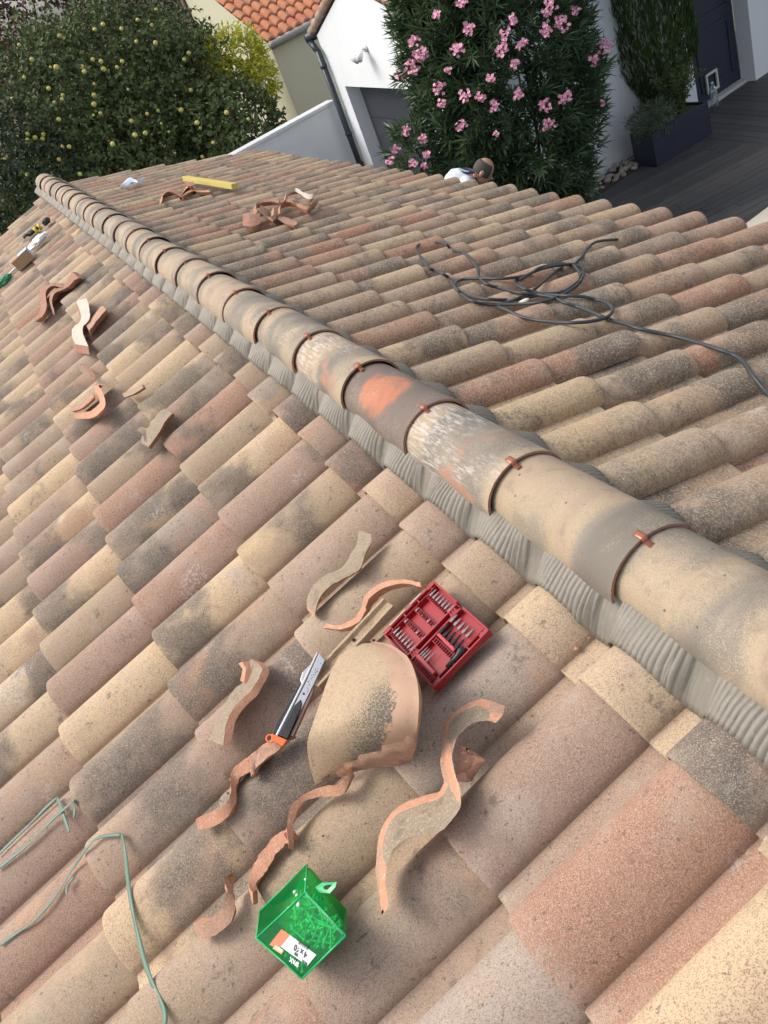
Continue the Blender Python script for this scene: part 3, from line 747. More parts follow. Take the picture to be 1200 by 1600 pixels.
t1b=[Blob(along(60,250,14.2),(1.9,1.5,1.95),.25,1.4,2),Blob(along(150,300,14.0),(1.7,1.2,1.3),.18,1.3,6)]
ap1=bushy('apple_tree','dense green fruit tree with many yellow apples, left of the beige house','fruit tree',t1,52000,.085,.052,M_APL,rn,base=(t1[0].c.x,t1[0].c.y,GND),rr=.12,shell=.45)
ap2=bushy('apple_tree','green fruit tree with yellow apples behind the far end of the ridge','fruit tree',t1b,40000,.085,.052,M_APL,rn,base=(t1b[0].c.x,t1b[0].c.y,GND),rr=.10,shell=.45)
t=NT('yellow_apple'); c=t.mix(t.noise(9,2),(.50,.46,.10),(.62,.50,.16)); c=t.mix(t.ss(t.noise(5,2),.55,.68),c,(.38,.42,.09)); M_APPLE=t.fin(c,.4)
am=MB(); 
rows=[]
for i in range(9):
    a=pi*i/8; rr_=.040*sin(a)*(1.04 if i<5 else .98); z=.037*cos(a)-(.010 if i in(0,8) else 0)
    rows.append([Vector((rr_*cos(2*pi*k/10),rr_*sin(2*pi*k/10),z)) for k in range(11)])
am.grid(rows); am.tube([(0,0,.025),(.004,0,.05)],.003,5)
a0=None
APX=[(148,46),(161,38),(93,56),(85,160),(79,105),(88,105),(129,105),(132,112),(145,93),(158,96),(162,108),(183,105),(191,96),(213,65),(243,67),(278,58),(295,83),(288,93),(237,39),(215,31),(244,15),(19,154),(38,121),(50,93),(76,138),(98,149),(97,155),(147,131),(147,149),(147,163),(92,187),(43,209),(43,218),(68,210),(67,217),(98,229),(108,229),(92,249),(43,273),(64,278),(107,260),(125,272),(146,180),(157,177),(176,225),(211,211),(227,208),(247,173),(283,172),(252,193),(264,206),(308,192),(313,200),(298,141),(333,223),(316,245),(190,45),(55,215),(8,247),(100,60),(388,186),(354,176),(30,70),(200,140),(230,178),(205,189)]
for (x,y) in APX:
    best=None
    for root,bl in ((ap1,t1),(ap2,t1b)):
        for b in bl:
            h=b.hit(x,y)
            if h is not None:
                q=(h-CAM).length
                if best is None or q<best[0]: best=(q,h,root)
    if best is None: continue
    p=CAM+(best[1]-CAM)*(1-rn.uniform(.12,.34)/best[0])
    if a0 is None: o=am.build('apple',M_APPLE); a0=o
    else: o=a0.copy(); COL.objects.link(o)
    o.parent=best[2]; o.location=p-Vector(best[2].location); o.rotation_euler=(rn.uniform(-.5,.5),rn.uniform(-.5,.5),rn.uniform(0,6)); s_=rn.uniform(.5,1.05); o.scale=(s_,s_,s_)
M_GOLD=leaf_mat('golden_leaves',[(0,(.14,.17,.03)),(.5,(.38,.39,.04)),(1,(.75,.66,.10))],.6,.25)
bushy('golden_shrub','bright yellow green shrub between the apple tree and the beige wall','shrub',[Blob(along(365,92,15.0),(.52,.4,.40),.35,2,3),Blob(along(405,125,15.0),(.22,.3,.36),.35,2,5)],5000,.10,.035,M_GOLD,rn,rr=.04)
M_HEDR=leaf_mat('russet_leaves',[(0,(.045,.022,.016)),(.5,(.085,.038,.026)),(1,(.06,.055,.026))])
bushy('russet_tree','reddish brown leaved tree rising behind the apple trees','tree',[Blob(along(110,20,19.5),(2.6,1.6,2.6),.2,1.2,8)],16000,.11,.06,M_HEDR,rn,rr=.12)
M_HEDP=leaf_mat('purple_leaves',[(0,(.022,.014,.022)),(.5,(.045,.028,.04)),(1,(.08,.06,.075))])
bushy('purple_tree','dark purple leaved tree at the upper left corner','tree',[Blob(along(-10,20,20.5),(2.6,1.6,2.6),.2,1.2,9)],12000,.11,.06,M_HEDP,rn,rr=.12)
M_HEDG=leaf_mat('dark_hedge_leaves',[(0,(.010,.018,.009)),(.5,(.020,.034,.015)),(1,(.04,.058,.024))])
bushy('dark_conifer','tall dark evergreen tree just left of the beige house wall','tree',[Blob(along(285,30,20.5),(2.2,1.6,3.2),.2,1.2,10)],16000,.12,.05,M_HEDG,rn,rr=.12)
bushy('hedge','dark green garden hedge low beyond the left end of the ridge','hedge',[Blob(along(-20,330,13.0),(1.7,1.3,1.5),.15,1.2,11),Blob(along(60,400,15.0),(2.4,1.3,1.5),.15,1.2,12)],22000,.08,.045,M_HEDG,rn,rr=.05)

# ---- oleander
M_OL=leaf_mat('oleander_leaves',[(0,(.014,.030,.016)),(.5,(.032,.060,.030)),(.85,(.058,.10,.04)),(1,(.11,.16,.05))],.42,.10,.5)
ol=empty('oleander',(4.85,8.36,GND)); tag(ol,'large dark leaved oleander full of pink flower clusters, before the white house','shrub')
ob=[Blob((4.82,8.36,-.80),(1.10,.92,1.9),.16,1.6,1),Blob(along(652,238,9.6),(.36,.34,.42),.25,1.5,2),Blob(along(690,60,9.3),(.50,.5,.7),.15,1.5,3)]
m=MB(); shoots=[]
def whorl(m,p,ax,nl,L,W):
    s=ax.orthogonal().normalized(); t_=ax.cross(s)
    for q in range(nl):
        a=q*2.4+rn.uniform(-.3,.3); back=q/nl; el=.35+.75*back+rn.uniform(-.15,.15)
        d=(ax*cos(el)+(s*cos(a)+t_*sin(a))*sin(el)).normalized()
        d=(d+Vector((0,0,-.10))).normalized()
        leaf(m,p-ax*(back*.16),d,(ax+Vector((0,0,.6))).normalized(),L*rn.uniform(.75,1.2),W*rn.uniform(.85,1.15))
for b,cnt in ((ob[0],2900),(ob[1],70),(ob[2],380)):
    view=(CAM-b.c).normalized()
    for i in range(cnt):
        d=rdir(rn)
        if d.dot(view)<-.3: continue
        k=1-.5*abs(rn.gauss(0,.4)); p=b.pt(d,k)
        if p.z<GND+.1: continue
        ax=(Vector((d.x,d.y,d.z*.6))*.8+rdir(rn)*.45+Vector((0,0,.45))).normalized()
        whorl(m,p,ax,rn.randint(11,17),.155,.027)
local(m.build('foliage',M_OL,smooth=False),ol)
tips=[ob[0].pt(rdir(rn),.75) for _ in range(14)]+[ob[1].c]
m=MB()
for tp in tips:
    b_=Vector((4.85+rn.uniform(-.2,.2),8.36+rn.uniform(-.2,.2),GND)); m.tube(crv([b_,b_.lerp(tp,.55)+rdir(rn)*.1,tp],6),[.025*(1-.12*k) for k in range(6)],6)
local(m.build('stem',M_BARK),ol)
t=NT('pink_petals'); g=t.n('ShaderNodeNewGeometry'); c=t.ramp(g.outputs['Random Per Island'],[(0,(.62,.19,.32)),(.5,(.76,.33,.46)),(1,(.82,.50,.58))]); M_PINK=t.fin(c,.6)
FLX=[(721,5,1),(859,12,1.3),(854,47,1.1),(877,38,1.3),(802,29,.8),(789,52,1.1),(715,78,1.1),(784,78,1.2),(816,70,.9),(945,70,1.5),(926,95,1.2),(647,65,.9),(660,82,1),(644,105,1.4),(622,118,1.1),(805,100,.8),(767,122,.7),(687,138,1.1),(727,150,1.1),(751,152,.9),(690,160,.7),(772,166,.9),(809,147,.9),(883,152,1.2),(851,164,1.2),(721,196,1),(857,195,1.1),(634,205,.8),(661,217,.7),(666,241,.7),(618,232,.8),(646,255,.8),(610,252,.8),(662,261,.6),(941,160,.6),(682,25,.7),(900,15,.8),(732,45,1),(651,90,1.1),(700,110,.5),(775,210,.4)]
for (x,y,sz) in FLX:
    h=None
    for b in ob:
        q=b.hit(x,y)
        if q is not None and (h is None or (q-CAM).length<(h-CAM).length): h=q
    if h is None: h=along(x,y,9.0 if x>700 else 9.3)
    q=(h-CAM); p=CAM+q*(1-.13/q.length)
    m=MB(); out=(-q.normalized()*.6+Vector((0,0,.4))).normalized()
    for i in range(int(20*sz)):
        c=p+rdir(rn)*.062*sz*rn.random()**.4; ax=(out+rdir(rn)*.7).normalized(); s1=ax.orthogonal().normalized(); s2=ax.cross(s1); a0_=rn.uniform(0,6)
        for k in range(5):
            a=a0_+k*2*pi/5; d=(s1*cos(a)+s2*sin(a)+ax*.25).normalized(); sd_=d.cross(ax).normalized(); r_=.021
            m.add([c,c+d*r_*.6+sd_*r_*.38,c+d*r_+sd_*r_*.1,c+d*r_*.6-sd_*r_*.38],[(0,1,2,3)])
    local(m.build('flower_cluster',M_PINK,smooth=False),ol)

# ---- planter and its plants
pA=ATZ(1027,261,GND); pB=ATZ(1113,209,GND); pC=ATZ(997,256.5,GND)
pu=(pB-pA).normalized(); pv=Vector((-pu.y,pu.x,0)); pl_=(pB-pA).length; pw_=(pC-pA).dot(pv); pw_=max(.34,min(.5,pw_)); ph=.43
Rp=Matrix((pu,pv,Vector((0,0,1)))).transposed()
pot=empty('planter',(pA.x,pA.y,GND)); tag(pot,'long dark navy rectangular planter box on the deck by the white wall','planter')
def PL(x,y,z): return Vector((pA.x,pA.y,GND))+pu*x+pv*y+Vector((0,0,z))
m=MB()
th=.03
for (c,d) in (((pl_/2,th/2,ph/2),(pl_,th,ph)),((pl_/2,pw_-th/2,ph/2),(pl_,th,ph)),((th/2,pw_/2,ph/2-.001),(th,pw_-2*th-.002,ph-.004)),((pl_-th/2,pw_/2,ph/2-.001),(th,pw_-2*th-.002,ph-.004))):
    m.box(Rp@Vector(c),d,Rp)
m.build('box',M_NAVY,pot,smooth=False,bevel=.004)
m=MB(); m.box(Rp@Vector((pl_/2,pw_/2,ph-.06)),(pl_-.08,pw_-.08,.06),Rp); m.build('soil',M_SOIL,pot,smooth=False)
M_LAV=leaf_mat('lavender_leaves',[(0,(.06,.085,.05)),(.5,(.10,.13,.08)),(1,(.15,.18,.12))])
bushy('lavender_bush','grey green lavender mound in the left end of the planter','shrub',[Blob(PL(pl_*.22,pw_*.5,ph+.10),(.30,.22,.20),.2,2,13)],4200,.06,.010,M_LAV,rn,rr=.012,base=tuple(PL(pl_*.22,pw_*.5,ph-.03)),shell=.7)
M_SHB=leaf_mat('shrub_leaves',[(0,(.04,.065,.022)),(.5,(.075,.11,.035)),(1,(.13,.17,.055))])
def fronds(name,label,base,n,H,rn):
    root=empty(name,base); tag(root,label,'shrub'); m=MB(); st=MB()
    for i in range(n):
        a=rn.uniform(0,2*pi); sp=rn.uniform(.05,.38); hh=H*rn.uniform(.45,1.05)
        if i<4: hh=H*rn.uniform(1.1,1.45); sp=rn.uniform(.05,.22)
        P=crv([Vector((0,0,0)),Vector((cos(a)*sp*.4,sin(a)*sp*.4,hh*.5)),Vector((cos(a)*sp,sin(a)*sp,hh))],8)
        st.tube(P,[.006*(1-.1*k) for k in range(8)],4)
        for k in range(int(46*hh/H)):
            t_=rn.uniform(.2,1); q=P[min(7,int(t_*7))].lerp(P[min(7,int(t_*7)+1)],t_*7%1); d=(rdir(rn)+Vector((0,0,.5))).normalized()
            leaf(m,q,d,rdir(rn),.045,.016)
            leaf(m,q+d*.03,(d+rdir(rn)*.6).normalized(),rdir(rn),.045,.016)
    m.build('foliage',M_SHB,root,smooth=False); st.build('stem',M_BARK,root); return root
fronds('leafy_shrub','loose light green shrub with tall shoots in the right end of the planter',tuple(PL(pl_*.70,pw_*.5,ph-.03)),60,.62,rn)
M_CYP=leaf_mat('cypress_leaves',[(0,(.016,.030,.010)),(.55,(.035,.062,.018)),(.85,(.05,.085,.02)),(1,(.10,.07,.035))])
cyc=PL(pl_*.93,pw_+.30,0); cyp=empty('cypress',tuple(cyc)); tag(cyp,'tall narrow dark green cypress growing between the planter and the white wall','conifer')
m=MB()
for i in range(15000):
    z=rn.uniform(.25,3.6); r=.57*min(1,(z/1.0)**.9)*(1+.12*noise.noise(Vector((z*2.2,3,1)))); a=rn.uniform(0,2*pi)
    r*= (1+.16*noise.noise(Vector((cos(a)*2.2,sin(a)*2.2,z*.7)))); k=1-.35*abs(rn.gauss(0,.4))
    p=Vector((cos(a)*r*k,sin(a)*r*k*.8,z)); d=(Vector((cos(a)*.25,sin(a)*.25,1))+rdir(rn)*.25).normalized()
    leaf(m,p,d,(Vector((cos(a),sin(a),.2))+rdir(rn)*.5).normalized(),.13*rn.uniform(.6,1.2),.022)
m.build('foliage',M_CYP,cyp,smooth=False)
m=MB(); m.tube([(0,0,0),(.01,0,1.2),(0,0,3.2)],[.05,.04,.01],8); m.build('trunk',M_BARK,cyp)
# pebbles along the wall foot
st0=None; g_='river stones along the foot of the wall'
M_ST=simple('river_stone',(.34,.31,.26),.75,var=.35,scale=3,bump=.3)
t=NT('river_stone_mix'); oi=t.n('ShaderNodeObjectInfo'); c=t.ramp(oi.outputs['Random'],[(0,(.20,.18,.16)),(.4,(.38,.34,.28)),(.8,(.52,.48,.42)),(1,(.60,.56,.50))]); c=t.mix(t.noise(20,3),c,(.25,.22,.19)); M_ST=t.fin(c,.75)
sA=ATZ(915,312,GND); sB=ATZ(1000,246,GND); 
for i in range(95):
    f=rn.random(); edge=rn.random()**1.3
    wx=Wp((sA.x-FA.x)/U2.x+f*(sB.x-sA.x)/U2.x*1.02,0,GND)
    p=wx+Vector((U2.y,-U2.x,0))*(.06+.34*edge)
    if st0 is None:
        mm=MB(); mm.sphere((0,0,0),1,10,7,(1,.72,.55)); st0=mm.build('stone',M_ST); o=st0
    else: o=st0.copy(); COL.objects.link(o)
    o.name='river_stone' if i==0 else 'river_stone'
    s_=rn.uniform(.03,.062); o.scale=(s_,s_,s_*rn.uniform(.8,1.2)); o.location=(p.x,p.y,GND+s_*.35+rn.uniform(0,.04)*(1-edge)); o.rotation_euler=(rn.uniform(-.3,.3),rn.uniform(-.3,.3),rn.uniform(0,6))
    tag(o,'rounded pale river stone in the strip between white wall and dark deck','stone',g_)
m=MB(); p0=Wp((sA.x-FA.x)/U2.x-2.0,0.0,GND+.006); p1=Wp((sA.x-FA.x)/U2.x+2.2,0.0,GND+.006)
nn=Vector((U2.y,-U2.x,0)); m.add([p0+nn*.01,p0+nn*.42,p1+nn*.42,p1+nn*.01],[(0,1,2,3)]); tag(m.build('planting_strip',simple('bark_mulch',(.06,.042,.03),.95,var=.4,scale=30,bump=.8,bs=60)),kind='structure')
# bottle on the deck
bp=ATZ(1117,165,GND); bt=empty('water_bottle',tuple(bp)); tag(bt,'clear plastic water bottle standing on the deck beside the planter','bottle')
t=NT('clear_plastic'); M_CLR=t.fin((.75,.86,.90),.08,Transmission_Weight=.85,IOR=1.2)
m=MB(); rows=[]
for (r,z) in ((.001,0),(.05,0),(.054,.01),(.054,.10),(.049,.12),(.054,.14),(.054,.20),(.04,.25),(.02,.285),(.018,.31)): rows.append([Vector((r*cos(2*pi*k/16),r*sin(2*pi*k/16),z)) for k in range(17)])
m.grid(rows,flip=True); m.build('bottle_body',M_CLR,bt); m=MB(); m.tube([(0,0,.30),(0,0,.33)],.021,12); m.build('cap',simple('pale_blue_cap',(.45,.62,.75),.4),bt)

# ================================================================== PERSON (bending forward beyond the eave)
Hc=along(755,266,8.55)
fw=Vector((.86,-.50,0)).normalized(); sdv=Vector((fw.y,-fw.x,0))   # facing, right-hand side
per=empty('person',(Hc.x,Hc.y,GND)); tag(per,'balding person in a white polo shirt bending forward beside the oleander','person')
def Q(f,s,z): return Vector((0,0,0))+fw*f+sdv*s+Vector((0,0,z))     # relative to ground below the head
hz=Hc.z-GND
M_SKIN=simple('skin',(.45,.24,.16),.55,var=.1,scale=14); M_HAIR=simple('grey_hair',(.07,.062,.055),.8,var=.3,scale=60); M_SHIRT=simple('white_cotton',(.72,.75,.80),.85,var=.04,scale=10,bump=.3,bs=30); M_TROU=simple('dark_blue_cloth',(.05,.06,.09),.9)
tilt=radians(48)
Rh=Matrix((sdv,fw,Vector((0,0,1)))).transposed()@Matrix.Rotation(-tilt,3,'X')   # head frame: x side, y face, z crown
hc=Q(0,0,hz)
def H(x,y,z): return hc+Rh@Vector((x,y,z))
hip=Q(-.58,0,hz-.42); sh=Q(-.21,.0,hz-.035); neck=H(0,-.03,-.13)
knee=lambda s:Q(-.40,s*.12,hz-.95+.02); foot=lambda s:Q(-.48,s*.13,.075)
b=MB()
b.sphere(H(0,0,.01),.1,18,14,(.80,1.0,1.1),R=Rh); b.sphere(H(0,.035,-.055),.07,14,10,(.85,.9,1.05),R=Rh)
b.tube([H(0,.085,.0),H(0,.122,-.032),H(0,.10,-.045)],[.012,.018,.012],8); b.tube([H(-.02,.088,-.075),H(.02,.088,-.075)],.011,6); b.tube([H(-.03,.088,.018),H(.03,.088,.018)],.012,6)
for s in(-1,1): b.sphere(H(s*.084,-.01,-.02),.032,10,8,(.35,.7,1.1),R=Rh)
b.tube([neck,sh+Vector((0,0,.03))],[.057,.062],12)
b.tube([sh,sh.lerp(hip,.5)+Vector((0,0,.02)),hip],[.13,.135,.14],14)
for s in(-1,1):
    sho=sh+sdv*(s*.17)-Vector((0,0,.0)); el=sho+fw*.10+sdv*(s*.05)+Vector((0,0,-.27)); wr=el+fw*.20+sdv*(-s*.06)+Vector((0,0,-.13))
    b.tube([sh+sdv*s*.05,sho],[.07,.06],10); b.tube([sho,el],[.052,.042],10); b.tube([el,wr],[.042,.028],10)
    hd=(wr-el).normalized(); sd2=hd.cross(Vector((0,0,1))).normalized(); b.tube([wr,wr+hd*.05,wr+hd*.09],[.028,.036,.034],10)
    for k,(off,ln) in enumerate(((-.03,.065),(-.01,.075),(.01,.07),(.03,.055))):
        f0=wr+hd*.085+sd2*off; b.tube([f0,f0+hd*ln*.5+Vector((0,0,-.008)),f0+hd*ln+Vector((0,0,-.03))],[.0095,.009,.008],8)
    b.tube([wr+hd*.03+sd2*(-s*.025),wr+hd*.06+sd2*(-s*.055),wr+hd*.09+sd2*(-s*.06)+Vector((0,0,-.01))],[.013,.011,.009],8)
    b.tube([hip+sdv*s*.09,knee(s)],[.088,.058],12); b.tube([knee(s),foot(s)],[.055,.038],12); b.tube([foot(s)-fw*.05,foot(s)+fw*.08-Vector((0,0,.03)),foot(s)+fw*.17-Vector((0,0,.04))],[.042,.042,.032],10)
body=b.build('body',M_SKIN,per)
rm=body.modifiers.new('r','REMESH'); rm.mode='VOXEL'; rm.voxel_size=.008; rm.use_smooth_shade=True
smm=body.modifiers.new('s','SMOOTH'); smm.iterations=3
m=MB(); m.tube([sh+Vector((0,0,.075))+fw*.045,sh+Vector((0,0,.03)),sh-fw*.05,sh.lerp(hip,.5)+Vector((0,0,.02)),hip],[.085,.150,.158,.158,.165],18)
for s in(-1,1):
    sho=sh+sdv*(s*.17); el=sho+fw*.10+sdv*(s*.05)+Vector((0,0,-.27)); m.tube([sh+sdv*s*.03,sho+sdv*s*.015,sho.lerp(el,.65)],[.095,.078,.068],14)
shirt=m.build('polo_shirt',M_SHIRT,per); r_=shirt.modifiers.new('r','REMESH'); r_.mode='VOXEL'; r_.voxel_size=.009; r_.use_smooth_shade=True; q_=shirt.modifiers.new('s','SMOOTH'); q_.iterations=5
m=MB()
m.tube([hip+fw*.06+Vector((0,0,.07)),hip,hip-Vector((0,0,.06))],[.155,.17,.15],16)
for s in(-1,1): m.tube([hip+sdv*s*.085,knee(s),foot(s)+Vector((0,0,.06))],[.11,.082,.072],14)
tr_=m.build('trousers',M_TROU,per); r_=tr_.modifiers.new('r','REMESH'); r_.mode='VOXEL'; r_.voxel_size=.01; r_.use_smooth_shade=True
m=MB()
for s in(-1,1): m.tube([foot(s)-fw*.07-Vector((0,0,.03)),foot(s)+fw*.08-Vector((0,0,.035)),foot(s)+fw*.19-Vector((0,0,.04))],[.045,.045,.033],10)
m.build('shoe',M_TROU,per)
# hair ring: lower back and sides, bald on top
m=MB(); rows=[]
for i in range(9):
    el=-.45+1.15*i/8; row=[]
    for k in range(25):
        a=pi*.02+ (2*pi-.04)*k/24; a=-pi*1.22+ (pi*1.44)*k/24 +pi*.0-pi*.0
        a=pi*1.5+( k/24-.5)*pi*1.45
        f=1.035+.01*noise.noise(Vector((a*6,el*6,0))); row.append(H(.082*f*cos(a)*cos(el),.103*f*sin(a)*cos(el),.01+.113*f*sin(el)))
    rows.append(row)
m.grid(rows); hr=m.build('hair',M_HAIR,per); hr.modifiers.new('s','SOLIDIFY').thickness=.006
m=MB(); 
cpts=[sh+Vector((0,0,.085))+fw*.05+ (sdv*cos(a)*.075+(fw*.7-Vector((0,0,.3))).normalized()*sin(a)*.075) for a in [2*pi*k/16 for k in range(17)]]
m.tube(cpts,.012,6,cap=False); m.build('collar',simple('navy_trim',(.05,.06,.12),.8),shirt)

# ================================================================== THINGS LYING ON THE ROOF
NS={-1:NL,1:NR}
def shard(name, label, rim1, rim2, h1=.108, h2=.092, side=-1, t=.014, face=1, mats=(M_SHG,M_FR,M_SH), n=26, rough=.0005, group=None, drop=.75, thin=.6):
    """a broken strip of S-shaped tile: rim1/rim2 are its two broken rims; t its thickness"""
    N_=NS[side]
    A_=[AT(x,y,h1,side) for x,y in rim1]; B_=[AT(x,y,h2,side) for x,y in rim2]
    A_=crv(A_,n); B_=crv(B_,n); base=sum(A_,Vector())/n; m=MB(); A2=[];B2=[]
    kk=0
    for i in range(n):                      # snapped edges: short straight facets
        w1=.0022*noise.noise(Vector((i*.55,base.y*31,1))); w2=.0030*noise.noise(Vector((int(i*.5)*1.3,base.y*17,5)))
        dv=(B_[i]-A_[i]).normalized(); A_[i]=A_[i]+dv*w1; B_[i]=B_[i]+dv*w2
    for i in range(n):
        tg=(A_[min(i+1,n-1)]-A_[max(i-1,0)]).normalized(); pr=N_.cross(tg)*face
        ofs=(pr*thin-N_*drop).normalized()*t*1.25*(1+.10*noise.noise(Vector((i*.35,base.x*9,base.y*9))))
        j=lambda:Vector((rn.gauss(0,rough),rn.gauss(0,rough),rn.gauss(0,rough)))
        A2.append(A_[i]+ofs+j()); B2.append(B_[i]+ofs+j()); A_[i]=A_[i]+j()*1.2; B_[i]=B_[i]+j()*1.2
    rows=[A_,B_,B2,A2]
    def lay(P,Q_,mi,flip,k=4):
        G_=[[a.lerp(b,q/k)+( Vector((rn.gauss(0,rough*.7),rn.gauss(0,rough*.7),rn.gauss(0,rough*.7))) if 0<q<k and mi==1 else Vector()) for a,b in zip(P,Q_)] for q in range(k+1)]
        m.grid([[v-base for v in r] for r in G_],mi,flip)
    lay(A_,B_,0,False); lay(B2,A2,2,False); lay(B_,B2,1,False,2); lay(A2,A_,1,False,2)
    for i in (0,n-1):
        P=[A_[i]-base,B_[i]-base,B2[i]-base,A2[i]-base]; m.add(P,[(0,1,2,3) if i else (3,2,1,0)],1)
    o=m.build(name,list(mats),merge=1e-5); auto(o,48); o.location=base
    tag(o,label,'tile fragment',group); return o
SG='broken roof tile fragments on the near slope'
L_=[
 ('slender S-shaped tile fragment nearest the lead strip above the beige one',[(492,960),(497,940),(510,920),(530,907),(550,897),(563,887),(572,863),(580,847),(580,835)],[(480,947),(480,933),(490,913),(510,897),(533,887),(547,867),(557,850),(561,828)],dict(h1=.112,h2=.10,mats=(M_SHG,M_FR,M_SH))),
 ('long thin wavy tile fragment touching the upper corner of the red bit case',[(504,981),(533,983),(557,974),(570,957),(574,940),(589,924),(609,915),(632,912),(658,917)],[(508,975),(532,976),(552,967),(563,951),(567,936),(583,918),(605,908),(630,905),(656,909)],dict(h1=.112,h2=.113,t=.022,mats=(M_FR,M_FR,M_SH),face=1,thin=.35,drop=1)),
 ('upright curved tile fragment left of the open utility knife',[(326,1156),(332,1143),(345,1113),(362,1082),(380,1065),(388,1046),(390,1030)],[(349,1165),(354,1130),(367,1104),(393,1078),(408,1052),(407,1041),(396,1031)],dict(h1=.105,h2=.125,mats=(M_SHG,M_FR,M_SHP),face=-1)),
 ('small red chip leaning behind the upright fragment left of the knife',[(372,1036),(378,1046),(375,1064)],[(378,1034),(385,1044),(381,1066)],dict(h1=.12,h2=.12,mats=(M_FR,M_FR,M_FR),n=10,t=.02)),
 ('long pink broken strip running down from the end of the knife',[(306,1280),(328,1270),(349,1260),(360,1243),(360,1215),(367,1198),(384,1185),(406,1168)],[(310,1298),(336,1290),(358,1274),(369,1248),(370,1225),(380,1212),(394,1203),(420,1178)],dict(h1=.115,h2=.100,mats=(M_FR,M_FR,M_SH),t=.02)),
 ('rough pink tile lump right under the orange end of the knife',[(386,1190),(404,1170),(425,1155),(440,1147)],[(392,1216),(402,1197),(428,1178),(447,1158)],dict(h1=.125,h2=.115,mats=(M_SHP,M_FR,M_SHP),rough=.0012,n=14,t=.022)),
 ('thin arched tile fragment showing under the cut ridge tile',[(451,1314),(448,1286),(455,1260),(471,1243),(497,1234),(523,1230),(536,1217),(549,1200)],[(459,1317),(459,1286),(467,1264),(480,1250),(505,1245),(531,1244),(543,1230),(552,1210)],dict(h1=.12,h2=.108,mats=(M_FR,M_FR,M_SHG),t=.02)),
 ('short thick pink fragment above the green screw box',[(395,1396),(388,1377),(397,1351),(410,1329),(427,1308),(442,1303)],[(401,1394),(402,1379),(414,1364),(427,1342),(440,1325),(452,1316)],dict(h1=.115,h2=.105,mats=(M_FR,M_FR,M_SH),t=.022)),
 ('hook shaped pink fragment alone left of the green screw box',[(302,1442),(319,1442),(336,1429),(349,1412),(354,1390),(351,1375),(357,1366)],[(308,1466),(328,1465),(349,1453),(364,1433),(368,1407),(363,1385),(359,1366)],dict(h1=.115,h2=.100,mats=(M_SHP,M_FR,M_SH),t=.018)),
 ('largest S-shaped tile fragment, standing on its edge right of the green box',[(607,1418),(602,1373),(609,1338),(627,1316),(657,1303),(689,1299),(718,1264),(718,1234),(709,1199),(707,1173),(718,1147),(739,1130),(761,1126),(776,1129)],[(601,1385),(597,1345),(603,1299),(622,1271),(661,1256),(687,1247),(702,1219),(698,1182),(700,1156),(703,1130),(718,1115),(737,1105),(757,1106),(779,1115)],dict(h1=.135,h2=.118,mats=(M_SHG,M_FR,M_SHP),n=44,t=.019,thin=.9,drop=.5)),
]
for lb,r1,r2,kw in L_: shard('tile_fragment',lb,r1,r2,group=SG,**kw)
# the inner shard of the largest piece
shard('tile_fragment','dark orange inner flake leaning in the hook of the largest fragment',[(716,1166),(712,1200),(716,1222)],[(737,1178),(742,1187),(724,1218)],h1=.12,h2=.10,n=10,mats=(M_FRD,M_FR,M_FRD),group=SG)
FG='broken roof tile fragments far up the left slope'
for lb,r1,r2,kw in [
 ('dark red broken tile on the far left slope, lower of the nested pair',[(55,502),(67,493),(73,480),(72,467),(72,455),(80,447),(91,448),(100,452)],[(53,498),(62,486),(64,474),(61,462),(66,450),(75,444),(85,442),(96,444)],dict(mats=(M_SHR,M_FRD,M_SHR),t=.03)),
 ('dark red broken tile on the far left slope, inner of the nested pair',[(84,483),(81,470),(86,458),(97,453),(108,447),(116,438),(123,434)],[(79,478),(77,466),(82,455),(93,449),(104,442),(108,434),(112,424)],dict(mats=(M_SHR,M_SHR,M_FRD),t=.03)),
 ('pale S-shaped tile piece with grooves above the middle of the left slope',[(138,541),(130,522),(130,510),(140,498),(139,480),(136,466)],[(118,538),(112,524),(114,512),(126,500),(124,484),(118,470)],dict(mats=(M_SHW,M_SHR,M_SHW),t=.035)),
 ('reddish bar of broken tile lying against the pale grooved piece',[(140,516),(152,500),(166,484)],[(134,508),(147,492),(160,476)],dict(mats=(M_SHP,M_SHR,M_SHR),n=10,t=.03)),
 ('small tan chip of tile lying alone above the pink ring of pieces',[(123,576),(131,585),(140,594)],[(126,569),(135,577),(143,587)],dict(mats=(M_SH,M_FR,M_SH),n=8)),
 ('pink curved tile strip, bent like a boomerang, on the left slope',[(116,653),(140,654),(155,646),(165,632),(161,615),(154,602),(161,604)],[(116,643),(138,643),(147,638),(156,628),(152,614),(148,605),(156,600)],dict(mats=(M_FR,M_FR,M_SHP),t=.018)),
 ('thin pink sliver closing the ring beside the boomerang strip',[(111,643),(128,638),(147,621)],[(110,635),(126,630),(145,615)],dict(mats=(M_SHP,M_FR,M_SHP),n=10)),
 ('tan flat sliver of tile right of the boomerang strip',[(194,621),(210,615),(224,606)],[(191,615),(207,607),(221,601)],dict(mats=(M_SH,M_SHR,M_SH),n=10)),
 ('hollow tan tile piece with a nail hole below the flat sliver',[(232,698),(241,686),(251,671),(259,657),(269,646)],[(220,692),(223,677),(236,662),(247,646),(257,638)],dict(mats=(M_SHG,M_SHR,M_SH),n=16,t=.02)),
 ('tiny grey chip beside the hollow tan piece',[(214,673),(222,678),(226,690)],[(217,667),(227,671),(231,680)],dict(mats=(M_SHG,M_FR,M_SHG),n=8)),
]: kw['h1']=kw.get('h1',.125); kw['h2']=kw.get('h2',.112); shard('tile_fragment',lb,r1,r2,group=FG,**kw)
RG_='broken roof tile fragments on the far slope'
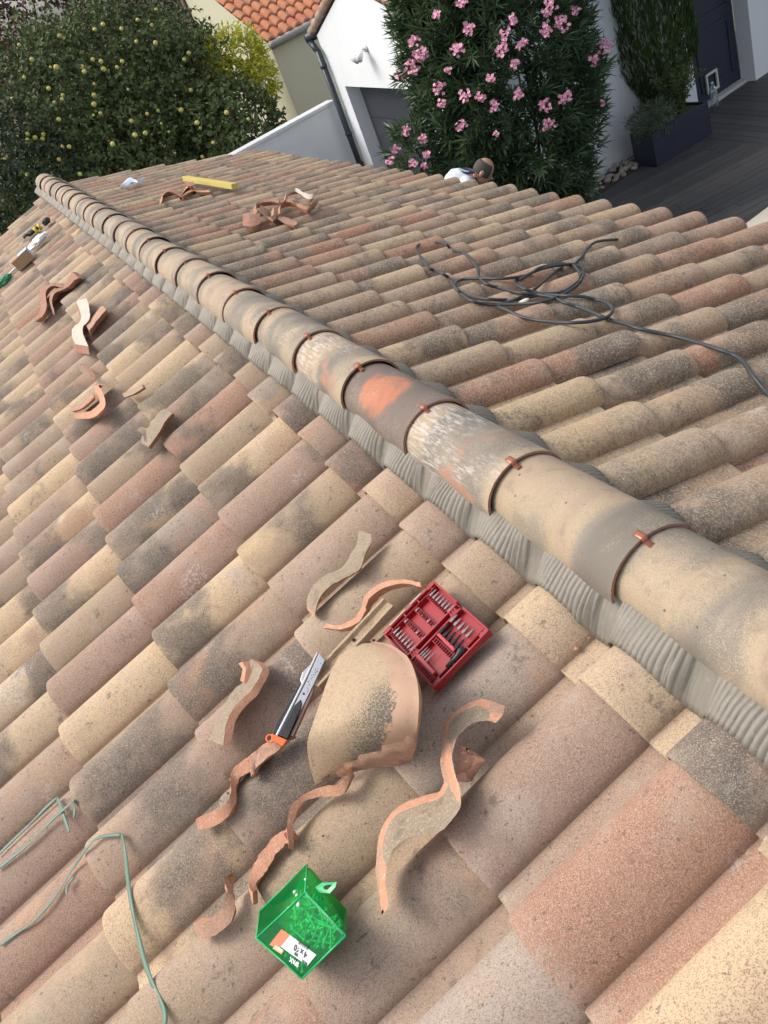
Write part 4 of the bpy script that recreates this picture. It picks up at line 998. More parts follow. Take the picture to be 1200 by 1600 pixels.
for lb,r1,r2,kw in [
 ('red arched tile piece left of the yellow timber, lowest of its heap',[(253,314),(255,305),(263,299),(273,301),(283,307),(293,302),(305,297)],[(253,309),(256,301),(264,295),(274,297),(284,303),(293,298),(304,293)],dict(mats=(M_FRD,M_FR,M_SHR),t=.035)),
 ('red curled tile piece touching the end of the yellow timber',[(283,306),(289,297),(297,291),(301,297),(312,300),(328,300)],[(285,302),(290,293),(297,286),(304,291),(313,296),(326,297)],dict(mats=(M_FR,M_FRD,M_SHR),t=.03)),
 ('small brown tile chip on top of the heap by the yellow timber',[(289,288),(296,291),(302,290)],[(288,283),(296,284),(303,284)],dict(h1=.14,h2=.15,mats=(M_SHR,M_FRD,M_SHR),n=8,t=.03)),
 ('white topped S-shaped tile piece, highest in the bigger heap',[(446,310),(452,303),(461,299),(470,304),(480,311),(490,309),(495,299)],[(447,303),(455,297),(463,294),(473,300),(483,303),(491,302),(499,294)],dict(h1=.17,h2=.185,mats=(M_SHW,M_FR,M_SHR),t=.02)),
 ('red S-shaped tile piece right under the white topped one',[(437,333),(438,322),(446,316),(457,317),(467,324),(480,327),(491,320),(497,316)],[(437,326),(440,317),(448,312),(459,313),(469,319),(481,322),(491,315),(496,311)],dict(h1=.12,h2=.13,mats=(M_FRD,M_FR,M_SHR),t=.035)),
 ('pink curled tile piece in the middle of the bigger heap',[(412,322),(414,336),(424,345),(432,340),(432,326)],[(406,320),(408,333),(420,339),(427,335),(428,322)],dict(h1=.11,h2=.13,mats=(M_SHP,M_SHP,M_SHR),t=.03)),
 ('pink tile tongue at the lower right of the bigger heap',[(434,342),(446,349),(458,352),(464,350)],[(434,335),(447,339),(459,344),(464,346)],dict(mats=(M_SHP,M_FR,M_SHP),n=12,t=.02)),
 ('brown blocky tile piece at the left end of the bigger heap',[(379,352),(392,354),(406,350)],[(380,333),(392,335),(406,332)],dict(h1=.10,h2=.14,mats=(M_SHR,M_SH,M_SHR),n=12,t=.04)),
 ('dark arched tile piece behind the pink curled one',[(402,330),(402,321),(412,316),(425,315),(436,317)],[(400,325),(401,317),(411,312),(425,311),(435,312)],dict(h1=.12,h2=.13,mats=(M_SHR,M_FRD,M_SHR),n=14,t=.03)),
]: shard('tile_fragment',lb,r1,r2,side=1,group=RG_,**kw)
# flat broken channel piece under the cut ridge tile
c0=AT(497,1072,.100); c1=AT(613,947,.098); ax=(c1-c0).normalized(); bx=NL.cross(ax).normalized()
Rc=Matrix((ax,bx,NL)).transposed(); L0=(c1-c0).length
cp=MB(); rows=[]; 
secp=[(-.020,.016),(-.018,.010),(-.012,.003),(0,0),(.012,.003),(.018,.010),(.020,.016),(.013,.017),(.010,.009),(0,.006)]
secp=[(-.021,.0),(-.021,.018),(-.014,.018),(-.011,.009),(0,.006),(.011,.009),(.014,.018),(.021,.018),(.021,0)]
for i in range(15):
    x=L0*i/14; rows.append([c0-c0+Rc@Vector((x+rn.gauss(0,.0006)+ (rn.gauss(0,.003) if i in(0,14) else 0),a*1.05,b_+rn.gauss(0,.0003))) for a,b_ in secp])
cp.grid(rows); cp.add(rows[0],[tuple(range(9))],1); cp.add(rows[-1],[tuple(range(9))[::-1]],1)
o=cp.build('tile_fragment',[M_SH,M_FR]); auto(o,40); o.location=c0; tag(o,'straight hollow tan strip of tile between the knife and the red case','tile fragment',SG)
hm=MB(); q=AT(553,1000,.108)-c0; hm.tube([q,q+NL*.0022],.0035,10); hb=hm.build('nail_hole',simple('hole_black',(.01,.008,.007),.9),o)
# cut ridge tile lying on top
t=NT('cut_ridge_clay'); uv=t.sep(t.attr('tuv').outputs['Vector']); fine=t.sep(t.vor(520,out='Color'))[0]; f2=t.sep(t.vor(300,out='Color'))[0]; mid=t.noise(22,3,.6)
frn=t.noise(130,3,.7,t.vmul(t.coord(),(.4,1,1)))
edge=t.math('ADD',uv[0],t.math('ADD',t.math('MULTIPLY',t.math('SUBTRACT',frn,.5),.28),t.math('MULTIPLY',t.math('SUBTRACT',t.noise(9,2,.5),.5),.15)))
gm=t.ss(edge,.30,.33)
dkm=t.math('MULTIPLY',t.ss(uv[0],.85,.40),t.ss(uv[1],.30,.62)); dkm=t.math('ADD',dkm,t.math('ADD',t.math('MULTIPLY',t.math('SUBTRACT',fine,.5),.9),t.math('MULTIPLY',t.math('SUBTRACT',t.noise(9,3,.5),.5),.8)))
gr=t.mix(t.ss(dkm,.25,.75),(.42,.31,.20),(.12,.10,.082))
gr=t.mix(t.math('MULTIPLY',t.ss(f2,.3,.1),.45),gr,(.16,.12,.09)); gr=t.mix(t.math('MULTIPLY',t.ss(fine,.68,.9),.45),gr,(.55,.43,.31))
bare=t.mix(mid,(.40,.24,.155),(.50,.34,.24)); bare=t.mix(t.math('MULTIPLY',t.ss(t.noise(60,4,.7),.56,.68),.5),bare,(.34,.22,.15))
c=t.mix(gm,bare,gr); t.bump(t.math('ADD',t.math('MULTIPLY',fine,.5),mid),.4,.002); M_CUT=t.fin(c,.85,Specular_IOR_Level=.25)
rails=[ [(577,1003,.085),(607,1008,.125),(636,1027,.158),(650,1057,.180),(655,1090,.188),(653,1128,.172),(647,1160,.135),(637,1190,.088)],
        [(560,1003,.085),(582,1010,.128),(600,1030,.163),(608,1062,.186),(608,1100,.192),(603,1138,.176),(597,1168,.140),(590,1192,.092)],
        [(549,1006,.085),(552,1018,.120),(556,1048,.160),(556,1082,.180),(550,1118,.186),(545,1150,.165),(540,1180,.130),(540,1203,.092)],
        [(538,1013,.085),(524,1035,.115),(510,1068,.145),(500,1098,.160),(488,1133,.165),(480,1160,.150),(483,1190,.120),(492,1227,.085)] ]
RA=[crv([AT(x,y,.085+(h-.085)*1.4) for x,y,h in r],26) for r in rails]
gridp=[]
for i in range(26):
    gridp.append(crv([RA[k][i] for k in range(4)],16))
cb_=sum([p for r in gridp for p in r],Vector())/(26*16)
m=MB(); top=[[p-cb_+Vector((rn.gauss(0,.0003),)*3) for p in r] for r in gridp]
def nrmg(i,j):
    a=gridp[min(i+1,25)][j]-gridp[max(i-1,0)][j]; b=gridp[i][min(j+1,15)]-gridp[i][max(j-1,0)]; n=a.cross(b).normalized(); return n if n.dot(NL)>0 else -n
# lip thickening at the rim (j near 0)
NG=[[nrmg(i,j) for j in range(16)] for i in range(26)]
top=[[top[i][j]+NG[i][j]*(.0016 if j<1 else 0) for j in range(16)] for i in range(26)]
bot=[[gridp[i][j]-cb_-(NG[i][j]*.45+NL*.55).normalized()*.009+Vector((rn.gauss(0,.0004),)*3) for j in range(16)] for i in range(26)]
m.grid(top); m.grid(bot,1,True)
m.grid([[r[0] for r in bot],[r[0] for r in top]],1); m.grid([[r[-1] for r in top],[r[-1] for r in bot]],1); m.grid([top[0],bot[0]],1); m.grid([bot[-1],top[-1]],1)
uvs=[(j/15,i/25,0) for i in range(26) for j in range(16)]; uvs+= uvs; rest=len(m.v)-len(uvs); uvs+=[(0,0,0)]*rest
o=m.build('cut_ridge_tile',[M_CUT,M_SHP]); at=o.data.attributes.new('tuv','FLOAT_VECTOR','POINT'); at.data.foreach_set('vector',[x for t_ in uvs for x in t_])
bm=bmesh.new(); bm.from_mesh(o.data); bmesh.ops.remove_doubles(bm,verts=bm.verts,dist=1e-5); bmesh.ops.recalc_face_normals(bm,faces=bm.faces); bm.to_mesh(o.data); bm.free(); auto(o,50); o.location=cb_
tag(o,'cut half of a ridge tile, domed and partly grey, between knife and red case','ridge tile')

# ---- utility knife
kA=AT(438,1153,.125); kB=AT(503,1024,.125); kx=(kB-kA).normalized(); kz=(NL*.55+(CAM-kA).normalized()*.75).normalized(); kz=(kz-kx*kz.dot(kx)).normalized(); ky=kz.cross(kx)
kL=(kB-kA).length
kn=empty('utility_knife',tuple(kA)); kn.rotation_euler=Matrix((kx,ky,kz)).transposed().to_euler(); kn.scale=(1,1.3,1); tag(kn,'silver and black snap-off utility knife with orange end, left of the cut ridge tile','knife')
k_=kL/.16
M_STEEL=simple('brushed_steel',(.62,.63,.65),.28,metal=1,var=.05,scale=60); M_BLK=simple('black_grip_rubber',(.022,.023,.026),.55,var=.2,bump=.2); M_ORG=simple('orange_plastic',(.75,.17,.04),.4); M_BRZ=simple('bronze_plastic',(.22,.12,.09),.4)
def ks(x): return x*k_
m=MB(); m.prism([(ks(.02),.002),(ks(.105),.002),(ks(.16),.004),(ks(.152),-.0105),(ks(.105),-.012),(ks(.03),-.0125)],0,.0075); kb=m.build('channel',M_STEEL,kn,smooth=False,bevel=.0008)
m=MB(); m.prism([(ks(.0),.003),(ks(.105),.003),(ks(.160),.0055),(ks(.160),.008),(ks(.105),.0065),(ks(.0),.0065)],.001,.0095); m.build('rail',M_STEEL,kn,smooth=False,bevel=.0006)
m=MB(); m.prism([(ks(.098),.0065),(ks(.138),.0085),(ks(.118),.0150),(ks(.104),.0130)],.001,.006); m.build('pocket_clip',M_STEEL,kn,smooth=False,bevel=.0006)
m=MB(); m.prism([(ks(.002),-.014),(ks(.055),-.012),(ks(.066),-.009),(ks(.072),-.0045),(ks(.058),.001),(ks(.002),.002)],.0,.0105); m.prism([(0,.0065),(ks(.10),.0065),(ks(.095),.011),(ks(.02),.016),(0,.013)],.0,.007); gp=m.build('grip',M_BLK,kn,bevel=.0012,smooth=False)
m=MB(); 
for i in range(9): m.box((ks(.018+.0045*i),-.0055,.0112),(.0016,.009,.0012))
m.build('grip_rib',M_BLK,gp,smooth=False)
m=MB(); m.prism([(ks(.01),-.020),(ks(.09),-.017),(ks(.105),-.013),(ks(.01),-.014)],-.004,.006); m.build('side_rail',M_BRZ,kn,smooth=False,bevel=.001)
m=MB(); m.tube([(ks(.083),-.004,.0072),(ks(.083),-.004,.0084)],.0022,12); m.build('rivet',M_BLK,kn)
m=MB()
for i in range(22):
    x=ks(rn.uniform(.088,.148)); y=rn.uniform(-.009,-.001); m.box((x,y,.0077),(rn.uniform(.001,.003),rn.uniform(.0006,.0016),.0004),Matrix.Rotation(rn.uniform(0,3),3,'Z'))
m.build('scratch_mark',simple('dark_scuffs',(.12,.12,.13),.6),kb,smooth=False)
m=MB(); m.prism([(ks(-.012),-.012),(0,-.014),(0,.014),(ks(-.010),.010)],.0005,.009); 
m.tube([Vector((ks(-.008)+.008*cos(a),.013+.007*sin(a),.004)) for a in [2*pi*k/10 for k in range(11)]],.002,6,cap=False); m.build('end_cap',M_ORG,kn,smooth=False,bevel=.0008)

# ---- red case of screwdriver bits
M_RED=simple('red_case_plastic',(.30,.010,.018),.38,var=.08,scale=8); M_REDD=simple('bright_red_bar',(.46,.025,.035),.4,var=.05)
M_BIT=simple('bit_steel',(.42,.40,.38),.35,metal=.9); M_BITB=simple('black_oxide_steel',(.03,.03,.032),.4,metal=.3)
q0=AT(597,992,.11); q1=AT(681,908,.11); q2=AT(764,985,.11); q3=AT(680,1077,.11)
cu=((q1-q0)+(q2-q3)).normalized(); cv=((q2-q1)+(q3-q0)); cv=(cv-cu*cv.dot(cu)).normalized(); cw=cu.cross(cv)
if cw.dot(NL)<0: cw=-cw
cc=(q0+q1+q2+q3)/4; LU=((q1-q0).length+(q2-q3).length)/2; LV=((q2-q1).length+(q3-q0).length)/2
cs=empty('bit_case',tuple(cc)); cs.matrix_world=Matrix.Translation(cc)@Matrix((cu,cv,cw)).transposed().to_4x4(); tag(cs,'open red plastic case full of screwdriver bits beside the cut ridge tile','tool case')
flipv=-1 if cu.cross(cv).dot(NL)<0 else 1
hv=LV/2; gap=.0015
bv=0
def half(v0,v1,name):
    m=MB(); U=LU/2; T=.0045; hh=.016
    vc=(v0+v1)/2; vw=v1-v0
    m.box((0,vc,-.012),(LU-.004,vw-.004,.003))                 # floor
    m.box((0,v0+T/2,-.005),(LU-.012,T,hh)); m.box((0,v1-T/2,-.005),(LU-.012,T,hh))
    m.box((-U+T/2,vc,-.005),(T,vw-.010,hh)); m.box((U-T/2,vc,-.005),(T,vw-.010,hh))
    # corner lugs and double wall on the outer long side
    ov=v0 if v0<0 and v1<=0.002 else v1; sg=-1 if ov==v0 else 1
    for uu in (-U*.72,-U*.22,U*.30,U*.80): m.box((uu,ov-sg*.009,-.005),(.004,.011,hh-.001))
    m.box((0,ov-sg*.0135,-.005),(LU-.014,.0022,hh-.002))
    for uu in(-U+.012,U-.012): m.box((uu,ov-sg*.004,-.0042),(.022,.010,hh+.001))
    return m.build(name,M_RED,cs,smooth=False,bevel=.0012)
hA=half(-hv,-.006,'tray'); hB=half(.006,hv,'tray')
m=MB()
for uu in(-LU*.36,LU*.36):
    m.box((uu,0,-.006),(LU*.13,.012,.011))
    for k in(-1,0,1): m.box((uu+k*LU*.04,0,.001),(LU*.018,.014,.004))
m.build('hinge',M_RED,cs,smooth=False,bevel=.001)
def holder(par,u,va,vb,wide=.010,mat=None):
    m=MB(); n=max(4,int(abs(vb-va)/.0065))
    for k in range(n+1):
        v=va+(vb-va)*k/n; m.box((u,v,-.004),(wide,.0014,.012))
    m.box((u-wide/2,(va+vb)/2,-.005),(.0014,abs(vb-va),.010)); m.box((u+wide/2,(va+vb)/2,-.005),(.0014,abs(vb-va),.010))
    return m.build('bit_holder',mat or M_RED,cs,smooth=False)
m0=None
def bit(u,v,L,r,mat,dark=False,tip=1,z=-.002):
    m=MB(); 
    m.tube([(u,v,z),(u+tip*L*.45,v,z),(u+tip*L*.5,v,z),(u+tip*L*.8,v,z),(u+tip*L,v,z)],[r,r,r*.62,r*.6,r*.25],6)
    m.build('screwdriver_bit',mat,cs,smooth=False)
us=[LU*.30,LU*.06,-LU*.15,-LU*.40]
va,vb=-hv+.018,-.010
for i,u in enumerate(us):
    holder(cs,u,va,vb)
    n=7
    for k in range(n):
        v=va+.003+(vb-va-.006)*k/(n-1)
        if i in(0,3): bit(u+.002,v,.019,.0030,M_BIT,z=.0)
        else: bit(u-.004,v,.010,.0028,M_BITB if k%2 else M_BIT,z=-.001)
# right tray
va,vb=.010,hv-.016
m=MB(); m.box((LU*.02,(va+vb)/2-.004,.0),(.007,(vb-va)*.8,.010)); m.box((-LU*.36,(va+vb)/2-.003,.0),(.008,(vb-va)*.85,.010)); m.build('holder_bar',M_REDD,cs,smooth=False,bevel=.001)
holder(cs,-LU*.06,va,vb-.008); holder(cs,-LU*.43,va,vb-.003)
for k in range(5):
    v=va+.004+(vb-va-.010)*k/4.6; bit(LU*.03,v,.026+.004*(k%2),.0042,M_BITB,z=.002); bit(LU*.24,v+.001,.020,.0040,M_BIT,z=.003)
for k in range(3): bit(-LU*.34,va+.006+k*.007,.024,.0018,M_BIT,z=.001)
bit(-LU*.34,va+.030,.028,.0018,M_BIT,z=.001)
m=MB(); m.tube([(-LU*.20,hv-.012,.002),(LU*.0,hv-.012,.004),(LU*.06,hv-.014,.004),(LU*.12,hv-.012,.003)],[.0050,.0052,.0075,.0070],10); m.build('bit_extension',M_BITB,cs)
m=MB(); m.box((-LU*.20,-hv+.001,.003),(LU*.3,.003,.006)); m.box((LU*.15,-hv+.001,.003),(LU*.2,.003,.006)); m.build('side_latch',simple('pale_clay_dust',(.55,.36,.28),.7),cs,smooth=False)

# ---- green screw box
gx=[AT(480,1350,.10),AT(406,1423,.10),AT(400,1466,.155),AT(477,1394,.185),AT(472,1530,.150),AT(541,1462,.150),AT(544,1424,.11),AT(497,1372,.12),AT(430,1440,.075),AT(480,1500,.075),AT(538,1440,.075)]
_n=(gx[3]-gx[2]).cross(gx[4]-gx[2]).normalized(); _d=(gx[5]-CAM); gx[5]=CAM+_d*((gx[2]-CAM).dot(_n)/_d.dot(_n))
gb=sum(gx,Vector())/len(gx)
t=NT('clear_green_plastic'); t.fin((.0,.30,.08),.12,Specular_IOR_Level=.6)
tr=t.n('ShaderNodeBsdfTransparent'); tr.inputs[0].default_value=(.16,.80,.36,1); mx=t.n('ShaderNodeMixShader'); 
fr=t.n('ShaderNodeLayerWeight'); fr.inputs[0].default_value=.35
t.link(t.math('ADD',t.math('MULTIPLY',fr.outputs['Facing'],-.25),.84),mx.inputs[0]); t.link(t.b.outputs[0],mx.inputs[1]); t.link(tr.outputs[0],mx.inputs[2]); t.link(mx.outputs[0],t.out.inputs[0]); M_GRN=t.m
gb0=empty('screw_box',tuple(gb)); tag(gb0,'clear green plastic box of screws with a price label, lying on the near tiles','box')
e=[v-gb for v in gx]
# convex solid from outline
bm=bmesh.new()
for v in e[:8]+e[8:]: bm.verts.new(v)
bmesh.ops.convex_hull(bm,input=bm.verts); 
for v in [v for v in bm.verts if not v.link_faces]: bm.verts.remove(v)
bmesh.ops.recalc_face_normals(bm,faces=bm.faces)
me=bpy.data.meshes.new('box_shell'); bm.to_mesh(me); bm.free(); me.materials.append(M_GRN); M_GRND=simple('green_box_base',(.01,.22,.07),.3,var=.1); me.materials.append(M_GRND)
for p in me.polygons:
    if Vector(p.normal).dot(NL)<-.15 or Vector(p.normal).dot((CAM-gb).normalized())<-.05: p.material_index=1
o=bpy.data.objects.new('box_shell',me); COL.objects.link(o); o.parent=gb0
md=o.modifiers.new('b','BEVEL'); md.width=.004; md.segments=3; md.limit_method='ANGLE'; md.angle_limit=radians(20)
for p in me.polygons: p.use_smooth=False
# rim edges drawn as moulded beads, hook tab
m=MB()
for a,b_ in ((2,3),(3,0),(0,1),(1,2),(3,5),(2,4),(4,5)): m.tube([e[a]*.992,e[b_]*.992],.0017,6)
M_GRN2=simple('green_plastic_edge',(.01,.40,.13),.3,var=.05)
m.build('moulded_edge',M_GRN2,gb0)
m=MB(); tA=AT(492,1376,.155)-gb; pts=[AT(x,y,.150)-gb for x,y in ((490,1388),(503,1379),(526,1378),(524,1386),(515,1396),(500,1395),(490,1388))]
inn=[AT(x,y,.151)-gb for x,y in ((505,1386),(510,1383),(519,1382),(517,1385),(512,1390),(507,1390),(505,1386))]
nP=len(pts); vs=pts+inn; vs2=[v-NL*.002 for v in vs]; M2=MB(); M2.add(vs+vs2,[(i,i+1,nP+i+1,nP+i) for i in range(nP-1)]+[(2*nP+nP+i,2*nP+nP+i+1,2*nP+i+1,2*nP+i) for i in range(nP-1)]+[(i+1,i,2*nP+i,2*nP+i+1) for i in range(nP-1)])
M2.build('hanging_tab',M_GRN2,gb0,smooth=False)
# label on the top face 3-2-4-5
o3,o2,o5=e[3],e[2],e[5]; fu=(e[4]-e[2]).normalized(); fv_=(e[3]-e[2]); fn=fu.cross(fv_).normalized()
if fn.dot(NL)<0: fn=-fn
fvv=fn.cross(fu).normalized()
if fvv.dot(fv_)<0: fvv=-fvv
def lab(px,py,off=.0012):
    P=CAM; d=ray(px,py); o_=gb+e[2]; tt=(o_-P).dot(fn)/d.dot(fn); return P+d*tt+fn*off-gb
def quad(name,pts,mat,off=.0012,par=gb0):
    m=MB(); P=[lab(x,y,off) for x,y in pts]; P2=[p-fn*.0006 for p in P]; m.add(P+P2,[(0,1,2,3),(7,6,5,4),(0,4,5,1),(1,5,6,2),(2,6,7,3),(3,7,4,0)]); return m.build(name,mat,par,smooth=False)
M_LAB=simple('white_label',(.55,.57,.56),.5,var=.03); M_LABO=simple('orange_label',(.75,.14,.05),.45,var=.1); M_INK=simple('black_ink',(.02,.02,.02),.5); M_WINK=simple('white_ink',(.8,.8,.8),.5); M_GOLDL=simple('gold_label',(.52,.33,.10),.5)
lb=quad('label',[(454,1461),(495,1492),(481,1509),(435,1476)],M_LAB)
quad('label_band',[(441,1452),(454,1461),(436,1483),(422,1476)],M_LABO,.0016)
quad('label_band',[(432,1476),(445,1485),(441,1491),(427,1482)],M_GOLDL,.0018)
quad('label_band',[(433,1478),(443,1484),(441,1487),(431,1481)],M_WINK,.0022)
def txt(s_,px,py,dirpx,size,mat,name,off=.0016):
    cu_=bpy.data.curves.new(name,'FONT'); cu_.body=s_; cu_.size=size; cu_.align_x='CENTER'; cu_.align_y='CENTER'; cu_.offset=size*.035; cu_.extrude=.0002
    ob=bpy.data.objects.new(name,cu_); COL.objects.link(ob); bpy.context.view_layer.update()
    dg=bpy.context.evaluated_depsgraph_get(); me=bpy.data.meshes.new_from_object(ob.evaluated_get(dg)); bpy.data.objects.remove(ob)
    ob=bpy.data.objects.new(name,me); me.materials.clear(); me.materials.append(mat); COL.objects.link(ob)
    P=lab(px,py,off); X=(lab(px+dirpx[0],py+dirpx[1],off)-P).normalized(); Y=fn.cross(X)
    ob.matrix_local=Matrix.Translation(P)@Matrix((X,Y,fn)).transposed().to_4x4(); ob.parent=gb0; return ob
dx=(-13,-9.5)
txt('4 x 60',470.5,1486,dx,.0125,M_INK,'label_text'); txt('350',464,1491,dx,.006,M_INK,'label_text'); txt('INOX',477,1503.5,dx,.005,M_INK,'label_text')
txt('SPAX',461,1503,dx,.0095,M_WINK,'box_lettering')
m=MB()
for i in range(17):
    if i in(4,9,13): continue
    f=i/16; c=lab(468+14.5*f,1471.5+10.5*f,.0017); w_=rn.choice((.0003,.0006,.0008)); X=fu; m.box(c,(w_,.006,.0002),Matrix((fu,fvv,fn)).transposed())
m.build('barcode',M_INK,gb0,smooth=False)
# the screws inside, each one of them
M_SCR=simple('pale_galvanised_steel',(.80,.82,.70),.4,metal=.1)
sm_=MB(); sm_.tube([(0,0,0),(0,0,.004),(0,0,.0045),(0,0,.030),(0,0,.036)],[.0038,.0032,.0016,.0015,.0003],6)
s0_=None
e3,e5,e4,e2=e[3],e[5],e[4],e[2]
for i in range(230):
    f=rn.random(); g_=rn.random(); 
    ft=e2.lerp(e4,f).lerp(e3.lerp(e5,f),g_)
    if (f<.42 and g_<.55) : continue
    fl=(e[8].lerp(e[9],f)).lerp(e[0].lerp(e[10],f),g_)
    k=rn.uniform(.06,.5)
    p=ft.lerp(fl,k)*.84+gb
    if s0_ is None: s0_=sm_.build('screw',M_SCR); o=s0_
    else: o=s0_.copy(); COL.objects.link(o)
    o.location=p; d=(fu*rn.gauss(0,1)+fvv*rn.gauss(0,1)+fn*rn.gauss(0,.12)).normalized(); o.rotation_euler=d.to_track_quat('Z','Y').to_euler(); o.location=p-d*.017
    tag(o,'pale steel wood screw lying in the clear green plastic box','screw','screws inside the green box')

# ---- black cable
def zig(x,y): return (630+x/3.43, 360+y/3.43)
M_CAB=simple('black_rubber_cable',(.035,.04,.045),.5,var=.3,scale=25)
def onsurf(px,py,side,extra=.006,k=.7):
    p=AT(px,py,.085,side)
    for _ in range(3):
        h=surf_h(p.y,side,abs(p.x)*CA-p.z*SA); hh=max(h+.003,.080*k+h*(1-k)); p=AT(px,py,hh+extra,side)
    return p
c1p=[(1150,48),(1040,60),(990,95),(950,150),(905,182),(850,178),(780,188),(720,205),(660,240),(540,258),(400,258),(310,265),(278,292),(300,330),(360,375),(450,395),(620,395),(760,380),(850,345),(925,300),(962,250),(962,205),(920,182),(860,185),(780,196),(700,222),(640,255),(605,268),(602,290),(640,310),(700,330),(770,345),(860,350),(960,355),(1050,375),(1108,400),(1122,430),(1090,465),(1000,488),(880,495),(740,485),(640,465),(560,430),(512,405)]
c2p=[(512,405),(580,378),(650,350),(710,310),(780,250),(850,200),(905,182)]
c3p=[(905,182),(950,240),(930,280),(850,330),(740,342),(650,362),(560,372),(450,368),(340,350),(290,318),(265,285),(250,258),(215,235),(170,215),(135,200),(90,140),(70,95),(100,70),(170,62),(230,75),(260,105),(320,120),(370,165),(400,210),(405,250),(440,285),(520,310),(620,335),(720,345),(800,360),(860,385),(950,415),(1050,455),(1110,480),(1200,505)]
c4p=[(983,508),(1000,514),(1060,527),(1120,545),(1155,560),(1175,585),(1197,612),(1225,640)]
cab=MB()
tot=[onsurf(*zig(*q),1,.006+.010*(i%3)/3) for i,q in enumerate(c1p+c2p[1:]+c3p[1:])]+[onsurf(*q,1,.006) for q in c4p[1:]]
cbb=Vector(tot[0]); 
cab.tube([p-cbb for p in crv(tot,len(tot)*8)],.0062,8)
o=cab.build('cable',M_CAB); o.location=cbb; tag(o,'loosely coiled black electric cable lying across the far tiles','cable')
m=MB(); p=onsurf(817,472,1,.008); m.sphere((0,0,0),.022,12,8,(1.3,.6,.35)); o=m.build('chalk_stub',simple('dusty_white',(.62,.58,.48),.8)); o.location=p; tag(o,'small whitish stone chip under the coil of black cable','stone chip')

# ---- green packing straps
M_STRAP=simple('green_strapping',(.12,.20,.15),.45,var=.08)
def strap(label,pts,wd=.0065,hh=None):
    P=[]
    for i,(x,y) in enumerate(pts):
        P.append(onsurf(x,y,-1,.004,.75))
    n=len(pts)*8 if len(pts)>2 else 6; wd*=1.4
    C_=crv(P,n); b0=C_[0]; rows=[[],[]]
    for i,p in enumerate(C_):
        tg=(C_[min(i+1,n-1)]-C_[max(i-1,0)]).normalized(); sdd=NL.cross(tg).normalized()
        tw=.25*sin(i*.35); sdd=(sdd+NL*tw).normalized()
        rows[0].append(p-b0-sdd*wd/2); rows[1].append(p-b0+sdd*wd/2)
    m=MB(); m.grid(rows); o=m.build('packing_strap',M_STRAP); o.location=b0; sd_=o.modifiers.new('s','SOLIDIFY'); sd_.thickness=.0009
    tag(o,label,'strap','green packing straps'); return o
def z8(x,y): return (x/2.4,1150+y/2.4)
strap('green strap hanging straight down the middle tiles at the bottom left',[z8(*q) for q in ((455,368),(470,450),(490,620),(520,760),(560,900),(615,1030),(615,1095))],.0068)
strap('green strap curving from the left edge up to the top of the hanging one',[z8(*q) for q in ((0,785),(60,740),(130,690),(200,610),(270,500),(330,415),(372,380),(452,370))],.0055)
strap('upper green strap of the folded pair at the left edge',[z8(*q) for q in ((-10,448),(100,340),(160,280),(212,230))],.0065)
strap('lower green strap of the folded pair at the left edge',[z8(*q) for q in ((-10,500),(100,410),(190,320),(278,240))],.0065)
strap('short green strap end folded down from the upper strap',[z8(*q) for q in ((212,230),(235,285),(258,360))],.0065)
strap('very short green strap tip folded down from the lower strap',[z8(*q) for q in ((278,240),(280,275),(275,306))],.005)
strap('small green strap bit poking up under the curving strap',[z8(*q) for q in ((250,590),(252,560),(275,530))],.005)

# ---- things high up on the left slope
def obox(name,label,cat,c,dims,R,mat,**k):
    m=MB(); m.box((0,0,0),dims,R); o=m.build(name,mat,smooth=False,bevel=.003,**k); o.location=c; return tag(o,label,cat)
RL_=Matrix((Vector((CA,0,SA)),Vector((0,1,0)),NL)).transposed()
M_KRAFT=simple('brown_cardboard',(.33,.22,.13),.85,var=.1); M_PAPER=simple('white_paper',(.68,.70,.74),.7,var=.05)
pbx=AT(36,405,.12); Rb2=RL_@Matrix.Rotation(radians(-8),3,'Z')
bx_=obox('cardboard_box','small brown cardboard box with pale blue label high on the left slope','box',pbx,(.16,.085,.085),Rb2,M_KRAFT)
m=MB(); m.box(Rb2@Vector((.035,0,.0438)),(.088,.084,.002),Rb2); m.box(Rb2@Vector((.0812,0,0)),(.002,.08,.08),Rb2); m.build('label',simple('pale_blue_label',(.45,.58,.72),.6),bx_,smooth=False)
pbg=AT(58,377,.12)
def crumple(name,label,cat,c,r,mat,seed,sc):
    m=MB(); m.sphere((0,0,0),1,28,20); 
    m.v=[tuple(RL_@Vector((v[0]*sc[0],v[1]*sc[1],v[2]*sc[2]))*(r*(1+.30*noise.noise(Vector(v)*2.2+Vector((seed,0,0)))+.16*noise.turbulence(Vector(v)*4+Vector((seed,0,0)),3,True)))) for v in m.v]
    o=m.build(name,mat,smooth=False); o.location=c; return tag(o,label,cat)
crumple('plastic_bag','crumpled white plastic bag above the cardboard box on the left slope','bag',pbg,.075,simple('white_film',(.72,.72,.70),.4,var=.03),1.0,(1.3,1.0,.35))
crumple('black_bag','crumpled small black bag near the top of the left slope','bag',AT(72,346,.10),.032,simple('black_film',(.015,.016,.018),.35),4.0,(1.1,.9,.8))
m=MB(); 
gl=AT(49,364,.11)
hand=simple('black_glove',(.025,.025,.028),.7); yel=simple('yellow_glove_trim',(.62,.50,.03),.6)
